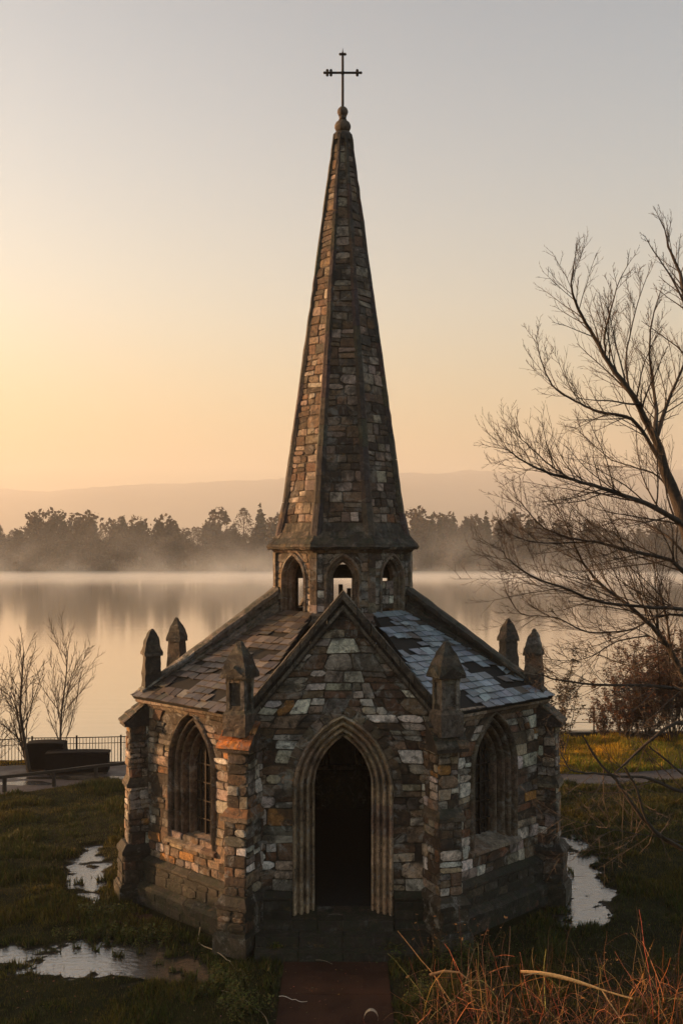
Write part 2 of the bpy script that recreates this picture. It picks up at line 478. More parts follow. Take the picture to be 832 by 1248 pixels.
for k in range(8):
    F = FR[k]
    mb = MB()
    if k == 0:
        outer = [(-HS, 0), (HS, 0), (HS, EZ), (0, 6.86), (-HS, EZ)]
        A, hd = door, .44
        hole = [(A.hw+.0, .58)]
        loop = A.pts(.36, 12)
        # doorway reaches the threshold: one outline with the opening cut from the foot
        outer = [(-HS, 0), (HS, 0), (HS, EZ), (0, 6.86), (-HS, EZ)]
        slab(mb, F, outer, [loop[::-1]], -.52, -.0, MORTAR)
        def iv(z0, z1):
            zm = (z0+z1)/2
            def lim(z): return HS if z < EZ else max(0, HS*(6.86-z)/(6.86-EZ))
            e0, e1 = lim(z0)-.03, lim(z1)-.03
            o = A.half(zm-.04, .40) if zm < A.top(.40) else 0
            if o <= 0.02: return [((-e0, e0), (-e1, e1))]
            oo0, oo1 = A.half(z0, .40), A.half(z1, .40)
            return [((-e0, -oo0), (-e1, -oo1)), ((oo0, e0), (oo1, e1))]
        stone_field(mb, F, 1.05, 6.78, iv, pal=PAL)
    else:
        loop = win.pts(.385, 10, 1.66)
        slab(mb, F, [(-HS, 0), (HS, 0), (HS, EZ), (-HS, EZ)], [loop[::-1]], -.52, 0, MORTAR)
        def iv(z0, z1):
            e = HS-.03; zm = (z0+z1)/2
            if zm < 1.62 or zm > win.top(.45): return [((-e, e), (-e, e))]
            o0 = win.half(z0, .46) if z0 > 1.5 else .8; o1 = win.half(z1, .46)
            return [((-e, -o0), (-e, -o1)), ((o0, e), (o1, e))]
        stone_field(mb, F, 1.05, 4.42, iv)
    # batter stones of the base, below the plinth moulding
    wall = mb.build('wall', M_wall, chapel)
    # plinth
    pm = MB()
    prof = [(0.002, 0), (.30, 0), (.30, .40), (.26, .46), (.15, .52), (.15, .90), (.17, .93), (.17, .98), (.06, 1.06), (.002, 1.08)]
    def pst(m, u0, u1):
        f = F(0, 0, 0); Q = Fr(f[0], f[1], math.atan2(F.n[1], F.n[0]))
        stone_field(m, Q, .53, .90, lambda a, b: [((u0, u1), (u0, u1))], wf=lambda u, z: .148, pal=PALB, hr=(.16, .22), wr=(.26, .6), g=.008, h=(.008, .022))
        stone_field(m, Q, .02, .40, lambda a, b: [((u0, u1), (u0, u1))], wf=lambda u, z: .298, pal=PALB, hr=(.17, .22), wr=(.3, .7), g=.008, h=(.006, .02))
    if k == 0:
        course(pm, F, -HS, -1.03, prof, PLN, (1, 0)); pst(pm, -HS+.25, -1.05); pm.build('plinth', M_cap, chapel); pm = MB()
        course(pm, F, 1.03, HS, prof, PLN, (0, 1)); pst(pm, 1.05, HS-.25)
    else: course(pm, F, -HS, HS, prof, PLN); pst(pm, -HS+.2, HS-.2)
    pm.build('plinth', M_cap, chapel)
    # windows
    if k:
        w = MB(); arch_loft(w, F, win, SUR_W, TRIM, z0=1.66)
        ws = roughen(w.build('window', M_trim, chapel), 1, .008, 5)
        g = MB()
        lp = win.pts(0, 10, 1.66); vs = [F(u, -.40, z) for u, z in lp]
        tri = tessellate_polygon([[Vector((u, z, 0)) for u, z in lp]]); g.add(vs, [tuple(t) for t in tri], (.1, .1, .1))
        g.build('pane', M_glass, ws)
        b = MB()
        for zz in (2.1, 2.5, 2.9, 3.3): bx(b, F, -win.half(zz), win.half(zz), -.385, -.355, zz-.012, zz+.012, (.1,)*3)
        bx(b, F, -.018, .018, -.39, -.35, 1.66, win.top()-.05, (.1,)*3)
        for uu in (-.19, .19): bx(b, F, uu-.008, uu+.008, -.385, -.365, 1.66, 3.6, (.1,)*3)
        b.build('glazing_bar', M_iron, ws)
        s = MB()
        course(s, F, -.90, .90, [(-.48, 1.62), (-.48, 1.78), (-.36, 1.78), (.02, 1.66), (.12, 1.62), (.12, 1.55), (.04, 1.51), (-.03, 1.51)], PT, (0, 0), (.5, .8))
        s.build('sill', M_trim, ws)
    # cornice under the eaves
    if k:
        c = MB(); course(c, F, -HS, HS, [(.002, 4.40), (.05, 4.42), (.09, 4.50), (.15, 4.53), (.15, 4.62), (.19, 4.64), (.19, 4.69), (-.02, 4.74)], PT, blk=(.45, .9))
        roughen(c.build('cornice', M_trim, chapel), 3, .014, 4)

# doorway
F = FR[0]
d = MB()
SUR_D = [(.44, -.02)]+rolls([(.44, .355, .03, .06)])+[(.345, -.09), (.315, -.09)]+rolls([(.305, .225, -.04, .05)])+[(.215, -.17), (.185, -.17)]+rolls([(.175, .10, -.11, .05)])+[(.09, -.28), (.065, -.28)]+rolls([(.06, 0, -.24, .03)])+[(0, -.5)]
arch_loft(d, F, door, SUR_D, (.40, .30, .215), z0=.58, blk=.45)
dw = roughen(d.build('doorway', M_trim, chapel), 1, .008, 5)
h = MB()
voussoirs(h, F, door, .445, .62, -.01, .055, 9, PT)
for s in (-1, 1): bx(h, F, s*1.12-.10, s*1.12+.10, .0, .10, 3.00, 3.12, (.10, .08, .06))
h.build('hood_moulding', M_trim, dw)
# gable coping
g = MB()
def gable_bar(mb, F, o0, o1, w0, w1, s, zb=EZ-.08, col=(.14, .105, .08), nblk=7):
    # a raking bar between outline offsets o0..o1 (perpendicular), both sides meet on the axis
    sl = (6.86-EZ)/HS; L = math.hypot(1, sl)
    for i in range(nblk):
        t0, t1 = i/nblk, (i+1)/nblk
        k = R.uniform(.7, 1.3); c = tuple(x*k for x in col)
        def P(off, t):
            zt = 6.86+off*L
            ub = HS+.10; zbb = zt-sl*ub
            return (s*ub*(1-t), zbb+(zt-zbb)*t)
        e = .004
        q = [P(o0, t0+e), P(o1, t0+e), P(o1, t1-(0 if i == nblk-1 else e)), P(o0, t1-(0 if i == nblk-1 else e))]
        j = R.uniform(-.008, .008)
        vs = [F(u, w0, z) for u, z in q]+[F(u, w1+j, z) for u, z in q]
        mb.add(vs, [(0, 1, 2, 3), (7, 6, 5, 4), (0, 1, 5, 4), (1, 2, 6, 5), (2, 3, 7, 6), (3, 0, 4, 7)], c)
for s in (-1, 1):
    gable_bar(g, F, .085, .17, -.50, .18, s, col=(.10, .078, .06))
    gable_bar(g, F, .171, .20, -.44, .12, s, col=(.14, .11, .085))
    gable_bar(g, F, .015, .084, -.45, .085, s, col=(.05, .038, .03), nblk=6)
    gable_bar(g, F, -.045, .014, -.05, .125, s, col=(.17, .135, .105), nblk=6)
    gable_bar(g, F, -.085, -.046, -.05, .06, s, col=(.08, .062, .05), nblk=6)
    bx(g, F, s*2.0-.15, s*2.0+.15, -.5, .19, 4.38, 4.62, (.12, .09, .07))
roughen(g.build('gable_coping', M_cap, chapel), 3, .014, 4)
# steps
st = MB()
F0 = FR[0]
for (z0, z1, w) in ((.0, .19, 1.02), (.19, .385, .70), (.385, .58, .38)):
    for i in range(4):
        x0 = -1.72+i*.86
        if z1 > .5: x0 = -1.02+i*.51; x1 = x0+.50
        else: x1 = x0+.85
        bx(st, F0, x0, x1, -.05 if z1 < .5 else -.55, w+R.uniform(-.01, .01), z0, z1-(.004 if i % 2 else 0), pick(PALB[:2]), (.0, .012))
roughen(st.build('step', M_cap, chapel), 3, .015, 4)
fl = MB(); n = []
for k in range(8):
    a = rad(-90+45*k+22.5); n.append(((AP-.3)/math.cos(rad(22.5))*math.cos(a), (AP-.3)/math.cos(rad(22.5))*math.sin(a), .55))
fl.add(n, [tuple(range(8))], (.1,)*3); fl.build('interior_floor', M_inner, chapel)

# ------------------------------------------------------------------ roof
DA = 1.62             # belfry apothem
ZT = 6.50
NG = 4.80
def rooff(k):
    """frame on the roof slope: u across, s up the slope"""
    F = FR[k]
    L = math.hypot(NG-DA, ZT-4.62)
    def P(u, s, lift=0):
        t = s/L
        w = (NG-AP)-(NG-DA)*t; z = 4.66+(ZT-4.62)*t
        nx, nz = (ZT-4.62)/L, (NG-DA)/L
        return F(u, w+lift*nx, z+lift*nz)
    return P, L
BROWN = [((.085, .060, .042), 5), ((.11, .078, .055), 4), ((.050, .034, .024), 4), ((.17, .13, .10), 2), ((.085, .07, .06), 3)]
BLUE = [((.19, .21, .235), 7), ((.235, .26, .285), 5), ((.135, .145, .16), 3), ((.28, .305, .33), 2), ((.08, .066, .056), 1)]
HOLES = {7: [(-.75, .62, .50, .26), (.62, .45, .34, .20), (.50, 1.95, .62, .14), (-1.5, .25, .3, .18), (-.1, 1.2, .22, .12), (.3, 2.7, .3, .12)],
         1: [(-.75, 2.35, .58, .30), (.55, 1.25, .45, .20), (1.0, .55, .62, .17), (-1.15, .35, .6, .35), (-.75, 3.2, .5, .3), (1.1, 1.0, .3, .3)]}
for k in range(1, 8):
    P, L = rooff(k)
    mb = MB()
    uh = lambda s: (NG-(NG-DA)*s/L)*T8
    mb.add([P(-uh(0), 0), P(uh(0), 0), P(uh(L), L), P(-uh(L), L), P(-uh(0), 0, -.08), P(uh(0), 0, -.08), P(uh(L), L, -.08), P(-uh(L), L, -.08)],
           [(0, 1, 2, 3), (7, 6, 5, 4), (0, 4, 5, 1), (1, 5, 6, 2), (2, 6, 7, 3), (3, 7, 4, 0)], (.03, .022, .018))
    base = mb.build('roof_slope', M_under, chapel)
    sl = MB()
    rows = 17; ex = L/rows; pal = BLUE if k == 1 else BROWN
    for r in range(rows):
        s0 = r*ex-.03; W = 2*uh(max(0, s0)); u = -W/2-(R.uniform(.0, .3))
        while u < W/2:
            sw = .285*R.uniform(.82, 1.15); u1 = u+sw
            a, b = max(u, -W/2), min(u1, W/2)
            if b-a > .05:
                cu = (a+b)/2; gone = R.random() < .012; nearh = False
                for (hu, hs, ru, rs) in HOLES.get(k, ()):
                    q = ((cu-hu)/ru)**2+((s0+ex/2-hs)/rs)**2
                    if q < 1+R.uniform(-.45, .35): gone = True
                    elif q < 2.2 and R.random() < .4: nearh = True
                if not gone:
                    c = pick(pal); sk = R.uniform(-.022, .022) if R.random() < .25 else 0; dz = R.uniform(0, .008)
                    s1 = min(s0+ex*1.28, L)
                    l0, l1 = .038+dz+abs(sk)*.5, .012
                    jj = R.uniform(-.014, .014)
                    if R.random() < .05: jj -= .05; sk += R.uniform(-.03, .03)
                    if nearh: jj += R.uniform(-.05, .10); sk += R.uniform(-.09, .09)
                    k1 = .98
                    bot = [(a+.010, s0+jj), (b-.010, s0+jj+sk), (min(b-.006+sk, uh(s1)), s1), (max(a+.006+sk, -uh(s1)), s1)]
                    vt = [P(bot[0][0], bot[0][1], l0), P(bot[1][0], bot[1][1], l0), P(bot[2][0], bot[2][1], l1), P(bot[3][0], bot[3][1], l1)]
                    vb = [P(bot[0][0], bot[0][1], l0-.018), P(bot[1][0], bot[1][1], l0-.018), P(bot[2][0], bot[2][1], l1-.01), P(bot[3][0], bot[3][1], l1-.01)]
                    sl.add(vt+vb, [(0, 1, 2, 3), (4, 5, 1, 0), (5, 6, 2, 1), (3, 7, 4, 0), (7, 6, 5, 4)], c)
            u = u1
    sl.build('slates', M_slate, base)
# hip copings (front two corners run behind the gable roof)
hipd = []
for k in range(8):
    if k in (0, 7): continue          # hip k lies between facet k and facet k+1
    a = rad(-90+45*k+22.5); ca = math.cos(rad(22.5))
    F = Fr(0, 0, a)
    mb = MB()
    NBL = 8
    prof_in = [(-.26, 0), (-.26, .26), (-.20, .32), (-.20, .44), (-.12, .50), (-.12, .68), (-.22, .74), (-.22, .90), (-.08, 1.0), (.08, 1.0), (.22, .90), (.22, .74), (.12, .68), (.12, .50), (.20, .44), (.20, .32), (.26, .26), (.26, 0)]
    for i in range(NBL):
        t0, t1 = i/NBL+.002, (i+1)/NBL-.002
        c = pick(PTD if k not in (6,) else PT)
        secs = []
        for t in (t0, t1):
            r = (AP+.05)/ca*(1-t)+(DA-.02)/ca*t; zb = 4.60+(ZT-4.60)*t-.05; hh = .26+.42*t
            secs.append([F(u, r, zb+hh*p) for u, p in prof_in])
        n = len(prof_in)
        fs = [(j, (j+1) % n, n+(j+1) % n, n+j) for j in range(n)]+[tuple(range(n))[::-1], tuple(range(n, 2*n))]
        mb.add(secs[0]+secs[1], fs, c)
    roughen(mb.build('hip_coping', M_cap, chapel), 2, .018, 3.5)
# roof of the entrance gable
gr = MB(); F = FR[0]
for s in (-1, 1):
    sl_ = (6.74-4.5)/1.98; rows = 9
    for r in range(rows):
        for c_ in range(9):
            t0, t1 = r/rows, (r+1.2)/rows
            w0, w1 = -.48-c_*.30, -.48-(c_+1)*.30+.01
            def Q(t, w, l):
                u = 1.98*(1-min(t, 1)); return F(s*(u+l*.75), w, 4.5+2.24*min(t, 1)+l*.6)
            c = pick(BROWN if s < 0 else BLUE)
            vs = [Q(t0, w0, .03), Q(t0, w1, .03), Q(t1, w1, .01), Q(t1, w0, .01), Q(t0, w0, 0), Q(t0, w1, 0), Q(t1, w1, -.01), Q(t1, w0, -.01)]
            gr.add(vs, [(0, 1, 2, 3), (7, 6, 5, 4), (0, 4, 5, 1), (1, 5, 6, 2), (2, 6, 7, 3), (3, 7, 4, 0)], c)
bx(gr, F, -.09, .09, -3.0, -.47, 6.68, 6.80, (.12, .09, .07), (.03, 0))
gr.build('gable_roof', M_slate, chapel)

# ------------------------------------------------------------------ buttresses with pinnacles
def buttress(k):
    """corner between facet k and k+1"""
    a = rad(-90+45*k+22.5); rr = AP/math.cos(rad(22.5))
    F = Fr(rr*math.cos(a), rr*math.sin(a), a)
    front = k in (0, 7)
    if front: L0, L1, L2, Lc, pw, ph = .80, .62, .52, .70, .40, .205
    else: L0, L1, L2, Lc, pw, ph = .52, .36, .34, .46, -.22, .175
    ptop = 1.0 if front else 1.20
    mb = MB()
    # core of each stage
    bx(mb, F, -.37, .37, -.5, L0+.06, 0, .40, pick(PLN)); bx(mb, F, -.35, .35, -.5, L0+.04, .40, .47, pick(PLN), (.03, .03))
    bx(mb, F, -.30, .30, -.5, L0-.04, .46, ptop-.08, MORTAR); bx(mb, F, -.345, .345, -.5, L0, ptop-.08, ptop, pick(PLN)); bx(mb, F, -.345, .345, -.5, L0, ptop, ptop+.15, pick(PLN), (.08, .10))
    bx(mb, F, -.245, .245, -.5, L1-.03, ptop+.10, 2.66, MORTAR)
    bx(mb, F, -.225, .225, -.5, L2-.03, 2.66, 4.20, MORTAR)
    G = Fr(*F(0, 0, 0)[:2], a)
    # stones on the three visible faces of each stage
    for (hw, L, z0, z1) in ((.30, L0-.04, .48, ptop-.08), (.245, L1-.03, ptop+.14, 2.64), (.225, L2-.03, 2.84, 4.14)):
        f = F(0, L, 0); stone_field(mb, Fr(f[0], f[1], a), z0, z1, lambda p, q: [((-hw, hw), (-hw, hw))], pal=(PALB if z0 < .5 else PAL), wr=(.2, .34), hr=(.17, .30), g=.008)
        for s in (-1, 1):
            o = F(s*hw, L/2-.1, 0); ff = Fr(o[0], o[1], a+s*math.pi/2)
            e = L/2+.1
            stone_field(mb, ff, z0, z1, lambda p, q: [((-e, e), (-e, e))], pal=(PALB if z0 < .5 else PAL), wr=(.2, .36), hr=(.17, .30), g=.008)
    # block under the pinnacle
    bt = mb.build('buttress', M_wall, chapel)
    cap = MB()
    # mid set-off
    bx(cap, F, -.30, .30, -.4, L1+.05, 2.62, 2.70, pick(PT)); 
    vs = [F(-.29, L1+.04, 2.70), F(.29, L1+.04, 2.70), F(.23, L2-.02, 2.86), F(-.23, L2-.02, 2.86), F(-.29, -.3, 2.70), F(.29, -.3, 2.70), F(.23, -.3, 2.86), F(-.23, -.3, 2.86)]
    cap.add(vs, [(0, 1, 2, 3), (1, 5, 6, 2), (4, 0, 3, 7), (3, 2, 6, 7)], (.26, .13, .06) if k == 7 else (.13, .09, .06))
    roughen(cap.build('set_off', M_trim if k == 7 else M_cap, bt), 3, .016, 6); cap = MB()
    # lean-to slab cap made of tiles on a sloping bed
    zb, zt, w0 = 4.10, 4.56, Lc
    wt = .22 if front else -.10
    hwc = .36 if front else .31
    bx(cap, F, -hwc+.03, hwc-.03, -.4, w0-.06, zb-.10, zb-.02, pick(PTD))
    vs = [F(-hwc, w0, zb-.03), F(hwc, w0, zb-.03), F(hwc, wt, zt-.03), F(-hwc, wt, zt-.03), F(-hwc, w0, zb-.10), F(hwc, w0, zb-.10), F(hwc, wt, zb-.10), F(-hwc, wt, zb-.10)]
    cap.add(vs, [(0, 1, 2, 3), (4, 5, 1, 0), (1, 5, 6, 2), (4, 0, 3, 7)], (.06, .04, .03))
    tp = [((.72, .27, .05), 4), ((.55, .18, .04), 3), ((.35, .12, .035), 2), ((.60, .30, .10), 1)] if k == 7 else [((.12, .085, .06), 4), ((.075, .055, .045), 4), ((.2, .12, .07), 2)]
    for r in range(4):
        for q in range(3):
            if R.random() < .04: continue
            t0, t1 = r/4, min(1, (r+1.15)/4)
            u0 = -hwc-.01+q*(2*hwc+.02)/3+(.05 if r % 2 and q else 0); u1 = -hwc-.01+(q+1)*(2*hwc+.02)/3+(.05 if r % 2 and q < 2 else 0)
            def Q(u, t, l): return F(u, w0+.03+(wt-w0-.03)*t, zb-.02+(zt-zb+.02)*t+l)
            e = R.uniform(0, .015)
            vs = [Q(u0+.006, t0, .03+e), Q(u1-.006, t0, .03+e), Q(u1-.006, t1, .012), Q(u0+.006, t1, .012), Q(u0+.006, t0, -.01), Q(u1-.006, t0, -.01), Q(u1-.006, t1, -.01), Q(u0+.006, t1, -.01)]
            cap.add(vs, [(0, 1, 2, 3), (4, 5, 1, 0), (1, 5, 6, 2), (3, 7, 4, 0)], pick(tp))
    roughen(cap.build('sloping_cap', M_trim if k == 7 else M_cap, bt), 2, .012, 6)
    # pinnacle
    p = MB()
    o = F(0, pw, 0); P = Fr(o[0], o[1], a)
    c1 = pick(PT) if k in (7, 0) else pick(PTD)
    s = ph
    bx(p, P, -s-.05, s+.05, -s-.05, s+.05, 4.30, 4.74, pick(PTD)); bx(p, P, -s-.05, s+.05, -s-.05, s+.05, 4.74, 4.82, pick(PT), (.05, .05))
    zc = 5.48 if front else 5.60
    if front:
        # shaft with a sunk pointed panel on every face
        for q in range(4):
            Q = Fr(o[0], o[1], a+q*math.pi/2)
            bx(p, Q, -s, -s+.085, s-.07, s, 4.80, zc, pick(PT)); bx(p, Q, s-.085, s, s-.071, s-.001, 4.80, zc, pick(PT))
            bx(p, Q, -s+.085, s-.085, s-.07, s-.002, zc-.13, zc, pick(PT)); bx(p, Q, -s+.085, s-.085, s-.07, s-.003, 4.80, 4.90, pick(PTD))
        bx(p, P, -s+.065, s-.065, -s+.065, s-.065, 4.80, zc-.01, (.20, .165, .14))
        cs = s+.085
    else:
        bx(p, P, -s-.03, s+.03, -s-.03, s+.03, 4.80, 5.15, c1, (.015, .015)); bx(p, P, -s-.012, s+.012, -s-.012, s+.012, 5.15, zc, pick(PT), (.02, .02))
        cs = s+.035
    # cap: courses of a steep pyramid with slightly bulging sides
    zz = [zc-.03, zc+.03, zc+.22, zc+.42, zc+.60, zc+.685] if front else [zc-.03, zc+.04, zc+.22, zc+.40, zc+.53, zc+.58]
    ss = [cs, cs, cs*.80, cs*.55, cs*.26, cs*.10]
    for i in range(5):
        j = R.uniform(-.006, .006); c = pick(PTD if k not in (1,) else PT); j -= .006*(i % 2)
        vs = [P(x*ss[i], y*ss[i], zz[i]) for x, y in ((-1, -1), (1, -1), (1, 1), (-1, 1))]+[P(x*(ss[i+1]+j), y*(ss[i+1]+j), zz[i+1]) for x, y in ((-1, -1), (1, -1), (1, 1), (-1, 1))]
        p.add(vs, [(3, 2, 1, 0), (4, 5, 6, 7), (0, 1, 5, 4), (1, 2, 6, 5), (2, 3, 7, 6), (3, 0, 4, 7)], c)
    if front:   # little gables at the foot of the cap
        for q in range(4):
            Q = Fr(o[0], o[1], a+q*math.pi/2)
            vs = [Q(-cs, cs+.008, zc-.01), Q(cs, cs+.008, zc-.01), Q(0, cs+.008, zc+.20), Q(-cs*.5, .06, zc+.12), Q(cs*.5, .06, zc+.12), Q(0, .05, zc+.34)]
            p.add(vs, [(0, 1, 2), (1, 4, 5, 2), (3, 0, 2, 5)], pick(PTD))
    roughen(p.build('pinnacle', M_cap, bt), 3, .022, 5.5, (k*3.1, 0, 0))
for k in range(8): buttress(k)

# ------------------------------------------------------------------ belfry
BF = oct_frames(DA)
bh = DA*T8
barch = Arch(.235, .42, 7.28, 6.52)
bel = MB()
for k in range(8):
    F = BF[k]
    slab(bel, F, [(-bh, 5.7), (bh, 5.7), (bh, 8.02), (-bh, 8.02)], [barch.pts(.11, 8)[::-1]], -.26, 0, MORTAR)
    def iv(z0, z1):
        e = bh-.07; zm = (z0+z1)/2
        if zm > barch.top(.1): return [((-e, e), (-e, e))]
        o = barch.half(z0, .12); o1 = barch.half(z1, .12)
        return [((-e, -o), (-e, -o1)), ((o, e), (o1, e))]
    stone_field(bel, F, 6.52, 7.92, iv, pal=PALS, hr=(.13, .24), wr=(.13, .26), g=.007, h=(.008, .025))
    if k in (1,):   # partly walled-up opening
        f = F(0, -.14, 0); Q = Fr(f[0], f[1], rad(-90+45*k))
        bx(bel, Q, -.22, .22, -.05, 0, 6.6, 7.25, MORTAR)
        stone_field(bel, Q, 6.72, 7.25, lambda a, b: [((-.22, .22), (-.22, .22))], pal=PALS, wr=(.12, .22), hr=(.12, .2), g=.006, h=(.008, .02))
belfry = bel.build('belfry', M_wall, chapel)
for k in range(8):
    F = BF[k]; a = MB()
    arch_loft(a, F, barch, [(.20, -.01), (.20, .05), (.15, .075), (.12, .04), (.10, -.03), (.06, -.03), (.05, -.09), (0, -.14), (0, -.26)], (.165, .125, .095), n=9, z0=6.52, blk=.25)
    a.build('arch_surround', M_trim, belfry)
    # corner pilaster
    ang = rad(-90+45*k+22.5); r = DA/math.cos(rad(22.5)); Q = Fr(r*math.cos(ang), r*math.sin(ang), ang)
    p = MB(); z = 6.5
    while z < 7.9:
        hh = R.uniform(.2, .34); hh = min(hh, 7.93-z)
        bx(p, Q, -.085, .085, -.12, .035+R.uniform(-.01, .01), z+.004, z+hh-.004, pick(PT)); z += hh
    p.build('corner_shaft', M_trim, belfry)
c = MB(); c2 = MB()
for k in range(8):
    F = BF[k]
    course(c, F, -bh, bh, [(-.05, 6.20), (.20, 6.24), (.20, 6.34), (.12, 6.40), (.12, 6.47), (.05, 6.52), (-.05, 6.53)], PT, blk=(.3, .6))
    course(c2, F, -bh, bh, [(-.05, 7.90), (.03, 7.92), (.09, 7.99), (.09, 8.06), (-.05, 8.07)], PT, blk=(.3, .6))
c.build('string_course', M_trim, belfry); c2.build('eaves_course', M_trim, belfry)
bf = MB(); I = Fr(0, 0, rad(-90))
for x in (-.30, -.05, .16): bx(bf, I, x-.055, x+.055, -.45, -.34, 5.9, {-.30: 7.5, -.05: 7.12, .16: 7.02}[x], (.05,)*3)
bx(bf, I, -1.3, 1.3, -.5, -.32, 7.30, 7.62, (.05,)*3); bx(bf, I, -1.3, 1.3, .3, .48, 7.30, 7.50, (.05,)*3)
bx(bf, I, -.9, .9, -.9, .9, 6.10, 6.20, (.05,)*3)
bf.build('bell_frame', M_wood, belfry)

# ------------------------------------------------------------------ spire
def apo(z): return 1.47+(.17-1.47)*(z-8.5)/(18.25-8.5)
sp = MB()
n = 24
for k in range(8):
    a = rad(-90+45*k); F = Fr(0, 0, a)
    zs = [8.45, 18.25]
    sp.add([F(-apo(z)*T8*sg, apo(z), z) for z, sg in ((zs[0], 1), (zs[0], -1), (zs[1], -1), (zs[1], 1))], [(0, 1, 2, 3)], MORTAR)
    def iv(z0, z1):
        e0 = apo(z0)*T8-.05*min(1, apo(z0)); e1 = apo(z1)*T8-.05*min(1, apo(z1))
        return [((-e0, e0), (-e1, e1))]
    stone_field(sp, F, 8.62, 18.0, iv, wf=lambda u, z: apo(z), pal=PALS, hr=(.17, .30), wr=(.19, .42), g=.009, h=(.01, .03))
spire = sp.build('spire', M_spire, chapel)
sk = MB()
for k in range(8):
    a = rad(-90+45*k); F = Fr(0, 0, a)
    pr = [(1.50, 8.00), (1.80, 8.00), (1.83, 8.06), (1.80, 8.12), (1.66, 8.26), (1.55, 8.42), (1.485, 8.62)]
    NC = 7
    for j in range(len(pr)-1):
        (w0_, z0_), (w1_, z1_) = pr[j], pr[j+1]
        for i in range(NC):
            c0_ = -1+2*(i+(.3 if j % 2 and i else 0))/NC; c1_ = min(1, -1+2*(i+1+(.3 if j % 2 and i < NC-1 else 0))/NC); o_ = R.uniform(0, .022) if j > 1 else 0
            sk.add([F(w0_*T8*c0_, w0_+o_, z0_), F(w0_*T8*c1_, w0_+o_, z0_), F(w1_*T8*c1_, w1_+.004, z1_), F(w1_*T8*c0_, w1_+.004, z1_), F(w0_*T8*c0_, w0_-.03, z0_), F(w0_*T8*c1_, w0_-.03, z0_)], [(0, 1, 2, 3), (4, 5, 1, 0)], pick(PTD))
sk.add([Fr(0, 0, rad(-90+45*k))(1.6*T8, 1.6, 8.01) for k in range(8)], [tuple(range(8))], (.05,)*3)
roughen(sk.build('spire_skirt', M_cap, spire), 2, .016, 5)
for k in range(8):
    a = rad(-90+45*k+22.5); F = Fr(0, 0, a); rb = MB(); ca = math.cos(rad(22.5))
    z = 8.30
    while z < 18.2:
        z1 = min(18.25, z+R.uniform(.5, .9)); cc = tuple(x*R.uniform(.75, 1.2) for x in (.075, .054, .040))
        def sec(z):
            w_ = .045+.065*(18.25-z)/9.8; ap_ = apo(z) if z > 8.5 else apo(8.5)+(8.5-z)*.5
            return [F(u*w_, ap_/ca+dz, z) for u, dz in ((-1.35, -.10), (-1.2, -.015), (-.6, .055), (.6, .055), (1.2, -.015), (1.35, -.10))]
        A, B = sec(z+.004), sec(z1-.004); m = 6
        rb.add(A+B, [(j, j+1, j+1+m, j+m) for j in range(m-1)]+[tuple(range(m)), tuple(range(2*m-1, m-1, -1))], cc)
        z = z1
    roughen(rb.build('rib', M_cap, spire), 2, .016, 4)
def lathe(mb, prof, col, n=20, o=(0, 0)):
    vs = [(o[0]+r*math.cos(2*math.pi*i/n), o[1]+r*math.sin(2*math.pi*i/n), z) for r, z in prof for i in range(n)]
    fs = [(a*n+i, a*n+(i+1) % n, (a+1)*n+(i+1) % n, (a+1)*n+i) for a in range(len(prof)-1) for i in range(n)]
    mb.add(vs, fs, col)
f = MB()
def ball(r, zc, fl=1.0, n=8): return [(r*math.sin(math.pi*(i+.5)/n), zc-fl*r*math.cos(math.pi*(i+.5)/n)) for i in range(n)]
lathe(f, [(.24, 18.10), (.235, 18.22), (.20, 18.30)]+ball(.205, 18.46, .85)+[(.10, 18.63), (.085, 18.68), (.10, 18.71)]+ball(.135, 18.83)+[(.03, 18.96), (.001, 18.97)], (.12, .085, .06))
f.build('finial', M_cap, chapel, smooth=True)
cr = MB()
lathe(cr, [(.034, 18.9), (.030, 20.2), (.001, 20.42)], (.05,)*3, 8)
X = Fr(0, 0, rad(-90))
def hbar(mb, x0, x1, z, r):
    n = 8; vs = []
    for x in (x0, x1): vs += [(x, r*math.cos(2*math.pi*i/n), z+r*math.sin(2*math.pi*i/n)) for i in range(n)]
    mb.add(vs, [(i, (i+1) % n, n+(i+1) % n, n+i) for i in range(n)]+[tuple(range(n))[::-1], tuple(range(n, 2*n))], (.05,)*3)
hbar(cr, -.45, .45, 19.80, .030)
def knob(mb, x, z, r, ax=1): lathe_ = [(r*math.sin(math.pi*(i+.5)/6), z-r*math.cos(math.pi*(i+.5)/6)) for i in range(6)]; lathe(mb, lathe_, (.05,)*3, 8, (x, 0))
for x in (-.38, -.29, .36):
    for dz in (-.055, .055): knob(cr, x, 19.80+dz, .038)
    knob(cr, x, 19.80, .05)
for x in (-.45, .45): knob(cr, x, 19.8, .035)
for dx in (-.06, .06): knob(cr, dx, 20.26, .036)
knob(cr, 0, 20.26, .048); knob(cr, 0, 19.80, .055)
cr.build('cross', M_iron, chapel)

exec_rest = True
